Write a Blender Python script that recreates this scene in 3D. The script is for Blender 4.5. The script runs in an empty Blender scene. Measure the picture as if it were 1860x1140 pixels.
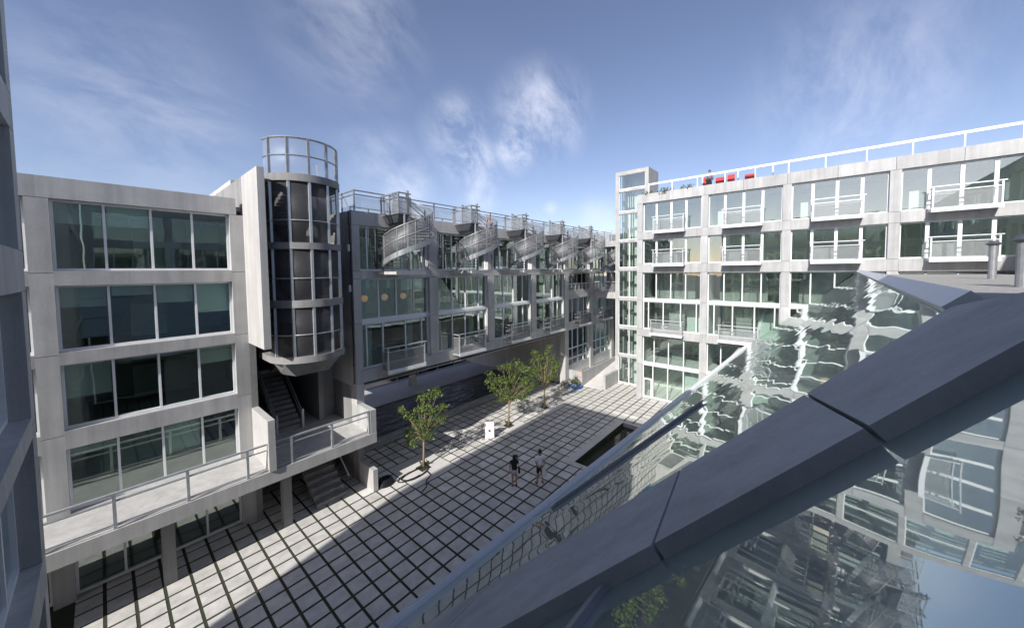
import bpy, math, random
from mathutils import Vector, Matrix

S = 0.7                      # one unit of the paving grid in metres
rng = random.Random(11)
scene = bpy.context.scene
COL = scene.collection

# ------------------------------------------------------------------ camera
ZOOM = 1.0
CAMP = (-21.471, -20.984, 15.962)
yaw, pit, rol = math.radians(49.395), math.radians(2.676), math.radians(-0.640)
FPX = 640.39
fw = Vector((math.sin(yaw)*math.cos(pit), math.cos(yaw)*math.cos(pit), -math.sin(pit)))
rt0 = Vector((math.cos(yaw), -math.sin(yaw), 0))
up0 = rt0.cross(fw)
rt = rt0*math.cos(rol) + up0*math.sin(rol)
up = -rt0*math.sin(rol) + up0*math.cos(rol)
cam = bpy.data.cameras.new('camera')
camo = bpy.data.objects.new('camera', cam)
COL.objects.link(camo)
M = Matrix((rt, up, -fw)).transposed().to_4x4()
M.translation = Vector(CAMP)*S
camo.matrix_world = M
cam.sensor_fit = 'HORIZONTAL'
cam.sensor_width = 36.0
cam.lens = 36.0*FPX/1860*ZOOM
cam.shift_y = -(48.14/1860)*ZOOM
cam.clip_start = 0.05
cam.clip_end = 3000
scene.camera = camo

def project(x, y, z):
    q = Vector((x-CAMP[0], y-CAMP[1], z-CAMP[2]))
    d = q.dot(fw)
    if d <= 0.1: return None
    return 930+FPX*q.dot(rt)/d, 521.86-FPX*q.dot(up)/d

# ------------------------------------------------------------------ light
SUN_TO = Vector((-0.982, -0.187, 0)).normalized()
SUN_EL = math.radians(34)
sunv = Vector((SUN_TO.x*math.cos(SUN_EL), SUN_TO.y*math.cos(SUN_EL), math.sin(SUN_EL)))
sd = bpy.data.lights.new('sun', 'SUN')
sd.energy = 3.35
sd.angle = math.radians(0.55)
sd.color = (1.0, 0.975, 0.93)
so = bpy.data.objects.new('sun', sd)
COL.objects.link(so)
so.rotation_euler = (-sunv).to_track_quat('-Z', 'Y').to_euler()
so.location = (0, 0, 60)

world = bpy.data.worlds.new('World')
scene.world = world
world.use_nodes = True
wt = world.node_tree
wt.nodes.clear()
def wn(t, **kw):
    n = wt.nodes.new(t)
    for k, v in kw.items(): setattr(n, k, v)
    return n
def wmath(op, a, b=None, clamp=False):
    n = wn('ShaderNodeMath', operation=op, use_clamp=clamp)
    for i, v in enumerate((a, b)):
        if v is None: continue
        if isinstance(v, (int, float)): n.inputs[i].default_value = v
        else: wt.links.new(v, n.inputs[i])
    return n.outputs[0]
sky = wn('ShaderNodeTexSky', sky_type='NISHITA', sun_disc=False)
sky.sun_elevation = SUN_EL
sky.sun_rotation = math.atan2(SUN_TO.x, SUN_TO.y)
sky.air_density = 1.0
sky.dust_density = 1.6
sky.altitude = 1200
sky.ozone_density = 2.5
tc = wn('ShaderNodeTexCoord')
sep = wn('ShaderNodeSeparateXYZ')
wt.links.new(tc.outputs['Generated'], sep.inputs[0])
dz = wmath('MAXIMUM', sep.outputs[2], 0.02)
dz = wmath('ADD', dz, 0.16)
cx = wmath('DIVIDE', sep.outputs[0], dz)
cy = wmath('DIVIDE', sep.outputs[1], dz)
comb = wn('ShaderNodeCombineXYZ')
wt.links.new(cx, comb.inputs[0]); wt.links.new(cy, comb.inputs[1])
mp = wn('ShaderNodeMapping')
mp.inputs['Rotation'].default_value = (0, 0, math.radians(-20))
mp.inputs['Scale'].default_value = (0.55, 1.25, 1)
mp.inputs['Location'].default_value = (1.3, 0.4, 0)
wt.links.new(comb.outputs[0], mp.inputs[0])
n1 = wn('ShaderNodeTexNoise'); n1.inputs['Scale'].default_value = 1.1; n1.inputs['Detail'].default_value = 9; n1.inputs['Roughness'].default_value = 0.58; n1.inputs['Distortion'].default_value = 0.25
wt.links.new(mp.outputs[0], n1.inputs['Vector'])
n2 = wn('ShaderNodeTexNoise'); n2.inputs['Scale'].default_value = 0.45; n2.inputs['Detail'].default_value = 3
wt.links.new(comb.outputs[0], n2.inputs['Vector'])
m1 = wn('ShaderNodeMapRange'); m1.inputs[1].default_value = 0.46; m1.inputs[2].default_value = 0.86; m1.clamp = True
wt.links.new(n1.outputs['Fac'], m1.inputs[0])
m2 = wn('ShaderNodeMapRange'); m2.inputs[1].default_value = 0.42; m2.inputs[2].default_value = 0.66; m2.clamp = True
wt.links.new(n2.outputs['Fac'], m2.inputs[0])
thin = wmath('MULTIPLY', m1.outputs[0], m2.outputs[0])
# three drifting cloud banks, each a soft region of the sky filled by the same wispy noise
def pixdir(px, py):
    u = (px-930)/FPX; v = (521.86-py)/FPX
    return (fw + rt*u + up*v).normalized()
m3 = wn('ShaderNodeMapRange'); m3.inputs[1].default_value = 0.38; m3.inputs[2].default_value = 0.68; m3.clamp = True
n3 = wn('ShaderNodeTexNoise'); n3.inputs['Scale'].default_value = 8.0; n3.inputs['Detail'].default_value = 9; n3.inputs['Roughness'].default_value = 0.6; n3.inputs['Distortion'].default_value = 0.3
mp3 = wn('ShaderNodeMapping'); mp3.inputs['Rotation'].default_value = (math.radians(25), math.radians(-35), math.radians(40)); mp3.inputs['Scale'].default_value = (0.5, 1.8, 1.0)
wt.links.new(tc.outputs['Generated'], mp3.inputs[0]); wt.links.new(mp3.outputs[0], n3.inputs['Vector'])
n3.inputs['Detail'].default_value = 13; n3.inputs['Roughness'].default_value = 0.64
wt.links.new(n3.outputs['Fac'], m3.inputs[0])
bank = None
for (px, py, wdt, amp) in ((850, 285, 0.075, 0.85), (940, 268, 0.06, 1.0), (880, 330, 0.045, 0.65), (870, 365, 0.05, 0.6), (735, 335, 0.07, 0.5),
                           (1000, 378, 0.018, 0.45), (1085, 392, 0.05, 0.35), (830, 240, 0.08, 0.6), (980, 215, 0.11, 0.7), (690, 295, 0.09, 0.3),
                           (250, 200, 0.16, 0.3), (1560, 160, 0.16, 0.3), (640, 60, 0.14, 0.3)):
    d = pixdir(px, py)
    vm = wn('ShaderNodeVectorMath', operation='DISTANCE')
    wt.links.new(tc.outputs['Generated'], vm.inputs[0]); vm.inputs[1].default_value = d
    mr = wn('ShaderNodeMapRange', interpolation_type='SMOOTHSTEP'); mr.inputs[1].default_value = wdt*1.5; mr.inputs[2].default_value = 0.0; mr.inputs[3].default_value = 0; mr.inputs[4].default_value = amp
    wt.links.new(vm.outputs['Value'], mr.inputs[0])
    bank = mr.outputs[0] if bank is None else wmath('MAXIMUM', bank, mr.outputs[0])
bankm = wmath('MULTIPLY', bank, m3.outputs[0])
fac = wmath('ADD', wmath('MULTIPLY', thin, 0.10), wmath('MULTIPLY', bankm, 1.0), clamp=True)
fac = wmath('ADD', wmath('MULTIPLY', fac, 0.9), 0.01, clamp=True)
mix = wn('ShaderNodeMixRGB')
mix.inputs[2].default_value = (7.6, 7.8, 8.8, 1)
wt.links.new(fac, mix.inputs[0])
tint = wn('ShaderNodeMixRGB', blend_type='MULTIPLY'); tint.inputs[0].default_value = 1; tint.inputs[2].default_value = (1.27, 1.06, 1.03, 1)
wt.links.new(sky.outputs[0], tint.inputs[1])
wt.links.new(tint.outputs[0], mix.inputs[1])
bg = wn('ShaderNodeBackground'); bg.inputs[1].default_value = 0.085
out = wn('ShaderNodeOutputWorld')
wt.links.new(mix.outputs[0], bg.inputs[0]); wt.links.new(bg.outputs[0], out.inputs[0])

scene.view_settings.view_transform = 'Standard'
scene.view_settings.look = 'None'
scene.view_settings.exposure = 0.82
scene.view_settings.gamma = 1.0
scene.cycles.transparent_max_bounces = 24
scene.cycles.max_bounces = 10

# ------------------------------------------------------------------ materials
def new_mat(name):
    m = bpy.data.materials.new(name); m.use_nodes = True
    m.node_tree.nodes.clear()
    return m, m.node_tree
def N(t, typ, **kw):
    n = t.nodes.new(typ)
    for k, v in kw.items(): setattr(n, k, v)
    return n
def ramp(t, fac, stops):
    r = N(t, 'ShaderNodeValToRGB')
    e = r.color_ramp.elements
    while len(e) < len(stops): e.new(0.5)
    for i, (p, c) in enumerate(stops):
        e[i].position = p; e[i].color = (c[0], c[1], c[2], 1)
    t.links.new(fac, r.inputs[0])
    return r.outputs[0]
def noise(t, vec, scale, detail=4, rough=0.55, dist=0):
    n = N(t, 'ShaderNodeTexNoise')
    n.inputs['Scale'].default_value = scale; n.inputs['Detail'].default_value = detail
    n.inputs['Roughness'].default_value = rough; n.inputs['Distortion'].default_value = dist
    t.links.new(vec, n.inputs['Vector'])
    return n.outputs['Fac']
def surf(name, col, rough=0.6, metal=0.0, var=0.12, scale=2.0, fine=30.0, bump=0.15, streak=0.0, objvar=0.0, spec=0.5, tintc=None):
    m, t = new_mat(name)
    tc = N(t, 'ShaderNodeTexCoord'); v = tc.outputs['Object']
    if objvar:
        o_ = N(t, 'ShaderNodeObjectInfo'); sc_ = N(t, 'ShaderNodeMath', operation='MULTIPLY'); sc_.inputs[1].default_value = 80
        t.links.new(o_.outputs['Random'], sc_.inputs[0])
        ad = N(t, 'ShaderNodeVectorMath', operation='ADD'); t.links.new(v, ad.inputs[0]); t.links.new(sc_.outputs[0], ad.inputs[1]); v = ad.outputs[0]
    a = noise(t, v, scale, 6); b = noise(t, v, fine, 4)
    mxa = N(t, 'ShaderNodeMath', operation='MULTIPLY_ADD'); mxa.inputs[1].default_value = 0.65
    t.links.new(a, mxa.inputs[0])
    mb = N(t, 'ShaderNodeMath', operation='MULTIPLY'); mb.inputs[1].default_value = 0.35
    t.links.new(b, mb.inputs[0]); t.links.new(mb.outputs[0], mxa.inputs[2])
    fac = mxa.outputs[0]
    if streak:
        mp = N(t, 'ShaderNodeMapping'); mp.inputs['Scale'].default_value = (3.2, 3.2, 0.16)
        t.links.new(v, mp.inputs[0])
        s = noise(t, mp.outputs[0], 1.0, 5, 0.6)
        mm = N(t, 'ShaderNodeMix'); mm.inputs[0].default_value = streak
        t.links.new(fac, mm.inputs[2]); t.links.new(s, mm.inputs[3]); fac = mm.outputs[0]
    lo = [c*(1-var*2) for c in col]; hi = [min(1, c*(1+var*2)) for c in col]
    if tintc: lo = [c*k for c, k in zip(lo, tintc)]
    c = ramp(t, fac, ((0.25, lo), (0.75, hi)))
    if objvar:
        oi = N(t, 'ShaderNodeObjectInfo')
        mr = N(t, 'ShaderNodeMapRange'); mr.inputs[3].default_value = 1-objvar; mr.inputs[4].default_value = 1+objvar
        t.links.new(oi.outputs['Random'], mr.inputs[0])
        vm = N(t, 'ShaderNodeVectorMath', operation='SCALE')
        t.links.new(c, vm.inputs[0]); t.links.new(mr.outputs[0], vm.inputs['Scale']); c = vm.outputs[0]
    p = N(t, 'ShaderNodeBsdfPrincipled')
    t.links.new(c, p.inputs['Base Color'])
    p.inputs['Metallic'].default_value = metal
    p.inputs['Specular IOR Level'].default_value = spec
    rr = N(t, 'ShaderNodeMapRange'); rr.inputs[3].default_value = max(0.02, rough-0.1); rr.inputs[4].default_value = min(1, rough+0.1)
    t.links.new(fac, rr.inputs[0]); t.links.new(rr.outputs[0], p.inputs['Roughness'])
    if bump:
        bp = N(t, 'ShaderNodeBump'); bp.inputs['Strength'].default_value = bump; bp.inputs['Distance'].default_value = 0.01
        t.links.new(b, bp.inputs['Height']); t.links.new(bp.outputs[0], p.inputs['Normal'])
    o = N(t, 'ShaderNodeOutputMaterial'); t.links.new(p.outputs[0], o.inputs[0])
    return m
def glass(name, tint, refl=1.0, base=0.05, bend=0.0, bscale=0.8):
    m, t = new_mat(name)
    lw = N(t, 'ShaderNodeLayerWeight'); lw.inputs[0].default_value = 0.5
    pw = N(t, 'ShaderNodeMath', operation='POWER'); pw.inputs[1].default_value = 4.0
    t.links.new(lw.outputs['Facing'], pw.inputs[0])
    ma = N(t, 'ShaderNodeMath', operation='MULTIPLY_ADD', use_clamp=True); ma.inputs[1].default_value = 0.85*refl; ma.inputs[2].default_value = base
    t.links.new(pw.outputs[0], ma.inputs[0])
    tr = N(t, 'ShaderNodeBsdfTransparent'); tr.inputs[0].default_value = (*tint, 1)
    g = N(t, 'ShaderNodeBsdfGlossy'); g.inputs[0].default_value = (0.92, 0.97, 0.95, 1); g.inputs[1].default_value = 0.015
    if bend:
        tcn = N(t, 'ShaderNodeTexCoord'); f = noise(t, tcn.outputs['Object'], bscale, 2)
        bp = N(t, 'ShaderNodeBump'); bp.inputs['Strength'].default_value = bend; bp.inputs['Distance'].default_value = 0.05
        t.links.new(f, bp.inputs['Height']); t.links.new(bp.outputs[0], g.inputs['Normal'])
    mx = N(t, 'ShaderNodeMixShader')
    t.links.new(ma.outputs[0], mx.inputs[0]); t.links.new(tr.outputs[0], mx.inputs[1]); t.links.new(g.outputs[0], mx.inputs[2])
    o = N(t, 'ShaderNodeOutputMaterial'); t.links.new(mx.outputs[0], o.inputs[0])
    return m
def mesh_mat(name, col, cover):
    m, t = new_mat(name)
    tr = N(t, 'ShaderNodeBsdfTransparent')
    p = N(t, 'ShaderNodeBsdfPrincipled'); p.inputs['Base Color'].default_value = (*col, 1); p.inputs['Metallic'].default_value = 0.3; p.inputs['Roughness'].default_value = 0.5
    tcn = N(t, 'ShaderNodeTexCoord'); f = noise(t, tcn.outputs['Object'], 3, 3)
    mr = N(t, 'ShaderNodeMapRange'); mr.inputs[3].default_value = cover-0.06; mr.inputs[4].default_value = cover+0.06
    t.links.new(f, mr.inputs[0])
    mx = N(t, 'ShaderNodeMixShader')
    t.links.new(mr.outputs[0], mx.inputs[0]); t.links.new(tr.outputs[0], mx.inputs[1]); t.links.new(p.outputs[0], mx.inputs[2])
    o = N(t, 'ShaderNodeOutputMaterial'); t.links.new(mx.outputs[0], o.inputs[0])
    return m
def water(name, col, sc, strength, rough=0.03):
    m, t = new_mat(name)
    tcn = N(t, 'ShaderNodeTexCoord')
    mp = N(t, 'ShaderNodeMapping'); mp.inputs['Scale'].default_value = (0.8, 1.3, 1)
    t.links.new(tcn.outputs['Object'], mp.inputs[0])
    f = noise(t, mp.outputs[0], sc, 5, 0.55, 1.2)
    bp = N(t, 'ShaderNodeBump'); bp.inputs['Strength'].default_value = strength; bp.inputs['Distance'].default_value = 0.12
    t.links.new(f, bp.inputs['Height'])
    p = N(t, 'ShaderNodeBsdfPrincipled'); p.inputs['Roughness'].default_value = rough; p.inputs['IOR'].default_value = 1.33
    c = ramp(t, noise(t, tcn.outputs['Object'], 0.5, 3), ((0.3, [k*0.6 for k in col]), (0.7, [k*1.3 for k in col])))
    t.links.new(c, p.inputs['Base Color'])
    t.links.new(bp.outputs[0], p.inputs['Normal'])
    o = N(t, 'ShaderNodeOutputMaterial'); t.links.new(p.outputs[0], o.inputs[0])
    return m
def sloped_glass_mat(name):
    m, t = new_mat(name)
    tcn = N(t, 'ShaderNodeTexCoord')
    mp = N(t, 'ShaderNodeMapping'); mp.inputs['Scale'].default_value = (1.0, 0.55, 0.55)
    t.links.new(tcn.outputs['Object'], mp.inputs[0])
    f = noise(t, mp.outputs[0], 1.05, 0.4, 0.4, 0.5)
    bp = N(t, 'ShaderNodeBump'); bp.inputs['Strength'].default_value = 0.23; bp.inputs['Distance'].default_value = 0.03
    t.links.new(f, bp.inputs['Height'])
    d = N(t, 'ShaderNodeBsdfPrincipled'); d.inputs['Base Color'].default_value = (0.22, 0.27, 0.245, 1); d.inputs['Roughness'].default_value = 0.4
    g = N(t, 'ShaderNodeBsdfGlossy'); g.inputs[0].default_value = (0.88, 0.95, 0.92, 1); g.inputs[1].default_value = 0.015
    t.links.new(bp.outputs[0], g.inputs['Normal'])
    lw = N(t, 'ShaderNodeLayerWeight')
    pw = N(t, 'ShaderNodeMath', operation='POWER'); pw.inputs[1].default_value = 2.2
    t.links.new(lw.outputs['Facing'], pw.inputs[0])
    ma = N(t, 'ShaderNodeMath', operation='MULTIPLY_ADD', use_clamp=True); ma.inputs[1].default_value = 0.62; ma.inputs[2].default_value = 0.16
    t.links.new(pw.outputs[0], ma.inputs[0])
    mx = N(t, 'ShaderNodeMixShader')
    t.links.new(ma.outputs[0], mx.inputs[0]); t.links.new(d.outputs[0], mx.inputs[1]); t.links.new(g.outputs[0], mx.inputs[2])
    o = N(t, 'ShaderNodeOutputMaterial'); t.links.new(mx.outputs[0], o.inputs[0])
    return m
def leaf_mat(name, c1, c2, c3):
    m, t = new_mat(name)
    geo = N(t, 'ShaderNodeNewGeometry')
    c = ramp(t, geo.outputs['Random Per Island'], ((0.0, c1), (0.55, c2), (1.0, c3)))
    d = N(t, 'ShaderNodeBsdfPrincipled'); d.inputs['Roughness'].default_value = 0.55
    t.links.new(c, d.inputs['Base Color'])
    tl = N(t, 'ShaderNodeBsdfTranslucent'); t.links.new(c, tl.inputs[0])
    mx = N(t, 'ShaderNodeMixShader'); mx.inputs[0].default_value = 0.45
    t.links.new(d.outputs[0], mx.inputs[1]); t.links.new(tl.outputs[0], mx.inputs[2])
    o = N(t, 'ShaderNodeOutputMaterial'); t.links.new(mx.outputs[0], o.inputs[0])
    return m

CONC = surf('concrete', (0.41, 0.408, 0.402), 0.75, var=0.2, scale=1.2, fine=26, bump=0.25, streak=0.5, objvar=0.05)
CONC_D = surf('concrete_grey', (0.48, 0.468, 0.45), 0.78, var=0.16, scale=1.0, fine=22, bump=0.25, streak=0.5, objvar=0.06)
CONC_T = surf('shade_darkened_concrete', (0.25, 0.245, 0.24), 0.8, var=0.2, scale=1.5, fine=24, bump=0.25, streak=0.5, objvar=0.05)  # darker copy of the concrete, stair tower and walkway shade put into its colour
PAVE = surf('paver_concrete', (0.60, 0.575, 0.54), 0.8, var=0.16, scale=2.2, fine=45, bump=0.2, objvar=0.17)
PAVE_P = surf('slab_concrete', (0.60, 0.575, 0.54), 0.8, var=0.1, scale=0.7, fine=35, bump=0.2)
JOINT = surf('joint_planting', (0.038, 0.043, 0.022), 0.95, var=0.25, scale=6, fine=60, bump=0.6)
SOIL = surf('soil', (0.09, 0.055, 0.035), 0.95, var=0.25, scale=8, fine=60, bump=0.8)
GRAVEL = surf('roof_gravel', (0.33, 0.32, 0.30), 0.9, var=0.22, scale=9, fine=30, bump=0.9)
ASPH = surf('asphalt', (0.06, 0.06, 0.065), 0.85, var=0.15, scale=0.8, fine=60, bump=0.4)
PASS = surf('passage_concrete', (0.45, 0.455, 0.47), 0.7, var=0.12, scale=0.35, fine=20, bump=0.15)
ALU = surf('white_aluminium', (0.78, 0.79, 0.80), 0.4, 0.0, var=0.04, scale=3, fine=40, bump=0.03)
GALV = surf('galvanised_steel', (0.62, 0.64, 0.65), 0.42, 0.55, var=0.1, scale=4, fine=50, bump=0.06)
GALV_D = surf('weathered_galvanised_steel', (0.33, 0.34, 0.35), 0.45, 0.5, var=0.16, scale=4, fine=50, bump=0.06)
STEEL = surf('dark_steel', (0.13, 0.135, 0.15), 0.45, 0.5, var=0.12, scale=3, fine=40, bump=0.05)
GREYSTEEL = surf('grey_painted_steel', (0.30, 0.30, 0.32), 0.4, 0.2, var=0.1, scale=2, fine=40, bump=0.05)
MESH = mesh_mat('perforated_mesh', (0.30, 0.30, 0.305), 0.42)
MESH_S = mesh_mat('stair_mesh', (0.25, 0.252, 0.255), 0.37)
MESH_L = mesh_mat('light_mesh', (0.42, 0.43, 0.44), 0.22)
MESH_D = mesh_mat('dark_mesh', (0.10, 0.10, 0.105), 0.40)
GLASS_A = glass('green_window_glass', (0.86, 0.945, 0.91), 1.0, 0.19, 0.07, 0.7)
GLASS_B = glass('clear_window_glass', (0.94, 0.99, 0.965), 1.0, 0.19, 0.06, 0.8)
SLOPE = sloped_glass_mat('rippled_roof_glass')
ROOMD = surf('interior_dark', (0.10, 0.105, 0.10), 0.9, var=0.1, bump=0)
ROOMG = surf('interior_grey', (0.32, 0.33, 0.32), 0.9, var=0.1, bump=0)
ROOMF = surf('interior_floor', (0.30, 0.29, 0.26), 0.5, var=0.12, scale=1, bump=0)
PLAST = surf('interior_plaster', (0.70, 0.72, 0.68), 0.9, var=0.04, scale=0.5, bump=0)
MINT = surf('frosted_panel', (0.60, 0.68, 0.62), 0.5, var=0.05, scale=0.6, bump=0)
BLIND = surf('roller_blind', (0.62, 0.61, 0.57), 0.9, var=0.04, scale=1, bump=0.05)
WATER1 = water('rippling_water', (0.018, 0.024, 0.036), 1.0, 1.0)
WATER2 = water('still_water', (0.035, 0.04, 0.025), 0.8, 0.08)
BARK = surf('bark', (0.26, 0.19, 0.13), 0.9, var=0.2, scale=6, fine=40, bump=0.5)
LEAF = leaf_mat('leaf_green', (0.085, 0.15, 0.03), (0.15, 0.23, 0.05), (0.27, 0.32, 0.095))
LEAF2 = leaf_mat('leaf_dull', (0.07, 0.10, 0.025), (0.115, 0.15, 0.04), (0.19, 0.20, 0.065))
BLACK = surf('black_rubber', (0.015, 0.015, 0.017), 0.5, var=0.1, bump=0)
WHITE = surf('white_board', (0.82, 0.82, 0.80), 0.5, var=0.03, bump=0)
RED = surf('red_canvas', (0.50, 0.05, 0.045), 0.7, var=0.12, scale=3, bump=0.1)
DRED = surf('dark_red_print', (0.15, 0.02, 0.06), 0.6, var=0.1, bump=0)
GREYP = surf('grey_print', (0.55, 0.56, 0.58), 0.6, var=0.2, bump=0)
BLUE = surf('blue_plastic', (0.03, 0.16, 0.42), 0.4, var=0.1, bump=0)
CARD = surf('brown_card', (0.50, 0.38, 0.30), 0.8, var=0.1, bump=0)
TAN = surf('tan_paper_lamp', (0.60, 0.34, 0.19), 0.7, var=0.05, bump=0)
for _n in TAN.node_tree.nodes:
    if _n.type == 'BSDF_PRINCIPLED':
        _n.inputs['Emission Color'].default_value = (1.0, 0.48, 0.22, 1); _n.inputs['Emission Strength'].default_value = 0.16
CREAM = surf('cream_plastic', (0.75, 0.72, 0.66), 0.4, var=0.03, bump=0)
SKIN = surf('skin', (0.45, 0.27, 0.19), 0.55, var=0.05, bump=0)
HAIR_B = surf('dark_hair', (0.015, 0.012, 0.010), 0.5, var=0.2, fine=80, bump=0.3)
HAIR_R = surf('red_hair', (0.30, 0.08, 0.03), 0.5, var=0.2, fine=80, bump=0.3)
CL_BLK = surf('black_cloth', (0.014, 0.015, 0.018), 0.9, var=0.15, bump=0.1)
CL_WHT = surf('white_cloth', (0.9, 0.9, 0.93), 0.9, var=0.05, bump=0.1)
CL_BLU = surf('pale_blue_cloth', (0.50, 0.56, 0.62), 0.9, var=0.06, bump=0.1)
CL_GRY = surf('grey_cloth', (0.20, 0.19, 0.23), 0.9, var=0.1, bump=0.1)
CARP = surf('dark_car_paint', (0.02, 0.022, 0.03), 0.25, 0.3, var=0.05, bump=0)
CARW = surf('silver_car_paint', (0.45, 0.46, 0.48), 0.25, 0.5, var=0.05, bump=0)
BRICK = surf('dull_brick', (0.16, 0.11, 0.09), 0.9, var=0.15, scale=3, fine=30, bump=0.3)

# ------------------------------------------------------------------ mesh helpers (coordinates in paving units)
class MB:
    def __init__(s): s.v = []; s.f = []; s.sm = []
    def box(s, x0, x1, y0, y1, z0, z1):
        x0, x1 = min(x0, x1), max(x0, x1); y0, y1 = min(y0, y1), max(y0, y1); z0, z1 = min(z0, z1), max(z0, z1)
        b = len(s.v)
        s.v += [(x0,y0,z0),(x1,y0,z0),(x1,y1,z0),(x0,y1,z0),(x0,y0,z1),(x1,y0,z1),(x1,y1,z1),(x0,y1,z1)]
        s.f += [tuple(b+i for i in q) for q in ((0,3,2,1),(4,5,6,7),(0,1,5,4),(1,2,6,5),(2,3,7,6),(3,0,4,7))]
        return s
    def hexa(s, bot, top):
        b = len(s.v); s.v += [tuple(p) for p in bot] + [tuple(p) for p in top]; n = len(bot)
        s.f.append(tuple(b+i for i in reversed(range(n)))); s.f.append(tuple(b+n+i for i in range(n)))
        for i in range(n):
            j = (i+1) % n; s.f.append((b+i, b+j, b+n+j, b+n+i))
        return s
    def prism(s, poly, z0, z1):
        return s.hexa([(x, y, z0) for x, y in poly], [(x, y, z1) for x, y in poly])
    def beam(s, p0, p1, w, h, upv=(0, 0, 1)):
        p0, p1 = Vector(p0), Vector(p1); d = (p1-p0).normalized(); sx = d.cross(Vector(upv))
        if sx.length < 1e-4: sx = d.cross(Vector((1, 0, 0)))
        sx.normalize(); uy = sx.cross(d)
        q = [sx*a*w/2+uy*b*h/2 for a, b in ((-1,-1),(1,-1),(1,1),(-1,1))]
        return s.hexa([p0+k for k in q], [p1+k for k in q])
    def tube(s, pts, r, n=6, closed=False, taper=None):
        pts = [Vector(p) for p in pts]; b = len(s.v); m = len(pts)
        for i, p in enumerate(pts):
            if closed: d = pts[(i+1) % m]-pts[i-1]
            else: d = pts[min(i+1, m-1)]-pts[max(i-1, 0)]
            d.normalize(); ref = Vector((0, 0, 1)) if abs(d.z) < 0.9 else Vector((1, 0, 0))
            a = d.cross(ref).normalized(); c = d.cross(a)
            rr = taper[i] if taper else r
            for k in range(n):
                t = 2*math.pi*k/n; s.v.append(tuple(p+a*math.cos(t)*rr+c*math.sin(t)*rr))
        for i in range(m if closed else m-1):
            j = (i+1) % m
            for k in range(n):
                l = (k+1) % n; s.f.append((b+i*n+k, b+i*n+l, b+j*n+l, b+j*n+k))
        if not closed:
            s.f.append(tuple(b+k for k in reversed(range(n)))); s.f.append(tuple(b+(m-1)*n+k for k in range(n)))
        return s
    def strip(s, A, B, th=None):
        """a ribbon between two point lists, with thickness th along +normal offset lists"""
        b = len(s.v); n = len(A)
        s.v += [tuple(p) for p in A]+[tuple(p) for p in B]
        for i in range(n-1): s.f.append((b+i, b+i+1, b+n+i+1, b+n+i))
        return s
    def shell(s, A, B, A2, B2):
        """closed ribbon: outer A/B, inner A2/B2"""
        b = len(s.v); n = len(A)
        s.v += [tuple(p) for p in A]+[tuple(p) for p in B]+[tuple(p) for p in A2]+[tuple(p) for p in B2]
        for i in range(n-1):
            s.f += [(b+i, b+i+1, b+n+i+1, b+n+i), (b+2*n+i, b+3*n+i, b+3*n+i+1, b+2*n+i+1),
                    (b+i, b+2*n+i, b+2*n+i+1, b+i+1), (b+n+i, b+n+i+1, b+3*n+i+1, b+3*n+i)]
        s.f += [(b, b+n, b+3*n, b+2*n), (b+n-1, b+3*n-1, b+4*n-1, b+2*n-1)]
        return s
    def ball(s, c, r, n=12, m=8, sc=(1, 1, 1)):
        b = len(s.v); c = Vector(c)
        for i in range(1, m):
            t = math.pi*i/m
            for k in range(n):
                p = 2*math.pi*k/n
                s.v.append((c.x+r*sc[0]*math.sin(t)*math.cos(p), c.y+r*sc[1]*math.sin(t)*math.sin(p), c.z+r*sc[2]*math.cos(t)))
        for i in range(m-2):
            for k in range(n):
                l = (k+1) % n; s.f.append((b+i*n+k, b+(i+1)*n+k, b+(i+1)*n+l, b+i*n+l))
        s.v += [(c.x, c.y, c.z+r*sc[2]), (c.x, c.y, c.z-r*sc[2])]
        t0 = len(s.v)-2
        for k in range(n):
            l = (k+1) % n
            s.f.append((t0, b+k, b+l)); s.f.append((t0+1, b+(m-2)*n+l, b+(m-2)*n+k))
        return s
    def build(s, name, mat, parent=None, O=(0, 0, 0), smooth=False, kind=None):
        me = bpy.data.meshes.new(name)
        me.from_pydata([((x-O[0])*S, (y-O[1])*S, (z-O[2])*S) for x, y, z in s.v], [], s.f)
        me.update()
        if smooth:
            for p in me.polygons: p.use_smooth = True
        me.materials.append(mat)
        o = bpy.data.objects.new(name, me); COL.objects.link(o)
        if parent is not None: o.parent = parent
        else: o.location = Vector(O)*S
        if kind: o['kind'] = kind
        return o
def tag(o, label, cat, group=None):
    o['label'] = label; o['category'] = cat
    if group: o['group'] = group
    return o
def thing(name, label, cat, O, group=None, rz=0):
    o = bpy.data.objects.new(name, None); COL.objects.link(o)
    o.location = Vector(O)*S; o.rotation_euler = (0, 0, rz); o.empty_display_size = 0.3
    return tag(o, label, cat, group)
def copy_tree(o, parent=None):
    c = o.copy(); COL.objects.link(c)
    if parent is not None: c.parent = parent
    for ch in o.children: copy_tree(ch, c)
    return c

# ------------------------------------------------------------------ the ground
MB().box(-900, 900, -900, 900, -1.3, -0.9).build('street', ASPH, kind='structure')
g = MB()
g.box(-40, 3.6, -34, 9.9, -0.9, -0.02).box(3.6, 13.6, -34, -11.6, -0.9, -0.02).box(3.6, 13.6, -6.15, 9.9, -0.9, -0.02).box(13.6, 36, -34, 9.9, -0.9, -0.02)
ground = g.build('courtyard_ground', JOINT, kind='structure')
MB().box(-40, 36, 18.3, 24.9, -0.9, 0.0).build('passage_floor', PASS, kind='structure')
MB().box(-40, 20.6, 10.5, 18.3, -0.9, -0.12).build('pond_water', WATER1, kind='structure')
MB().box(-23, 20.5, 9.06, 9.89, -.2, 0.0).build('kerb_slab', CONC, ground)
kb = MB().box(-40, 20.5, 9.9, 10.5, -0.9, 0.12)
kb.build('pond_kerb', CONC, kind='structure')
MB().box(-40, 36, 24.9, 25.2, -0.9, 0.12).build('kerb', CONC, kind='structure')

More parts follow.
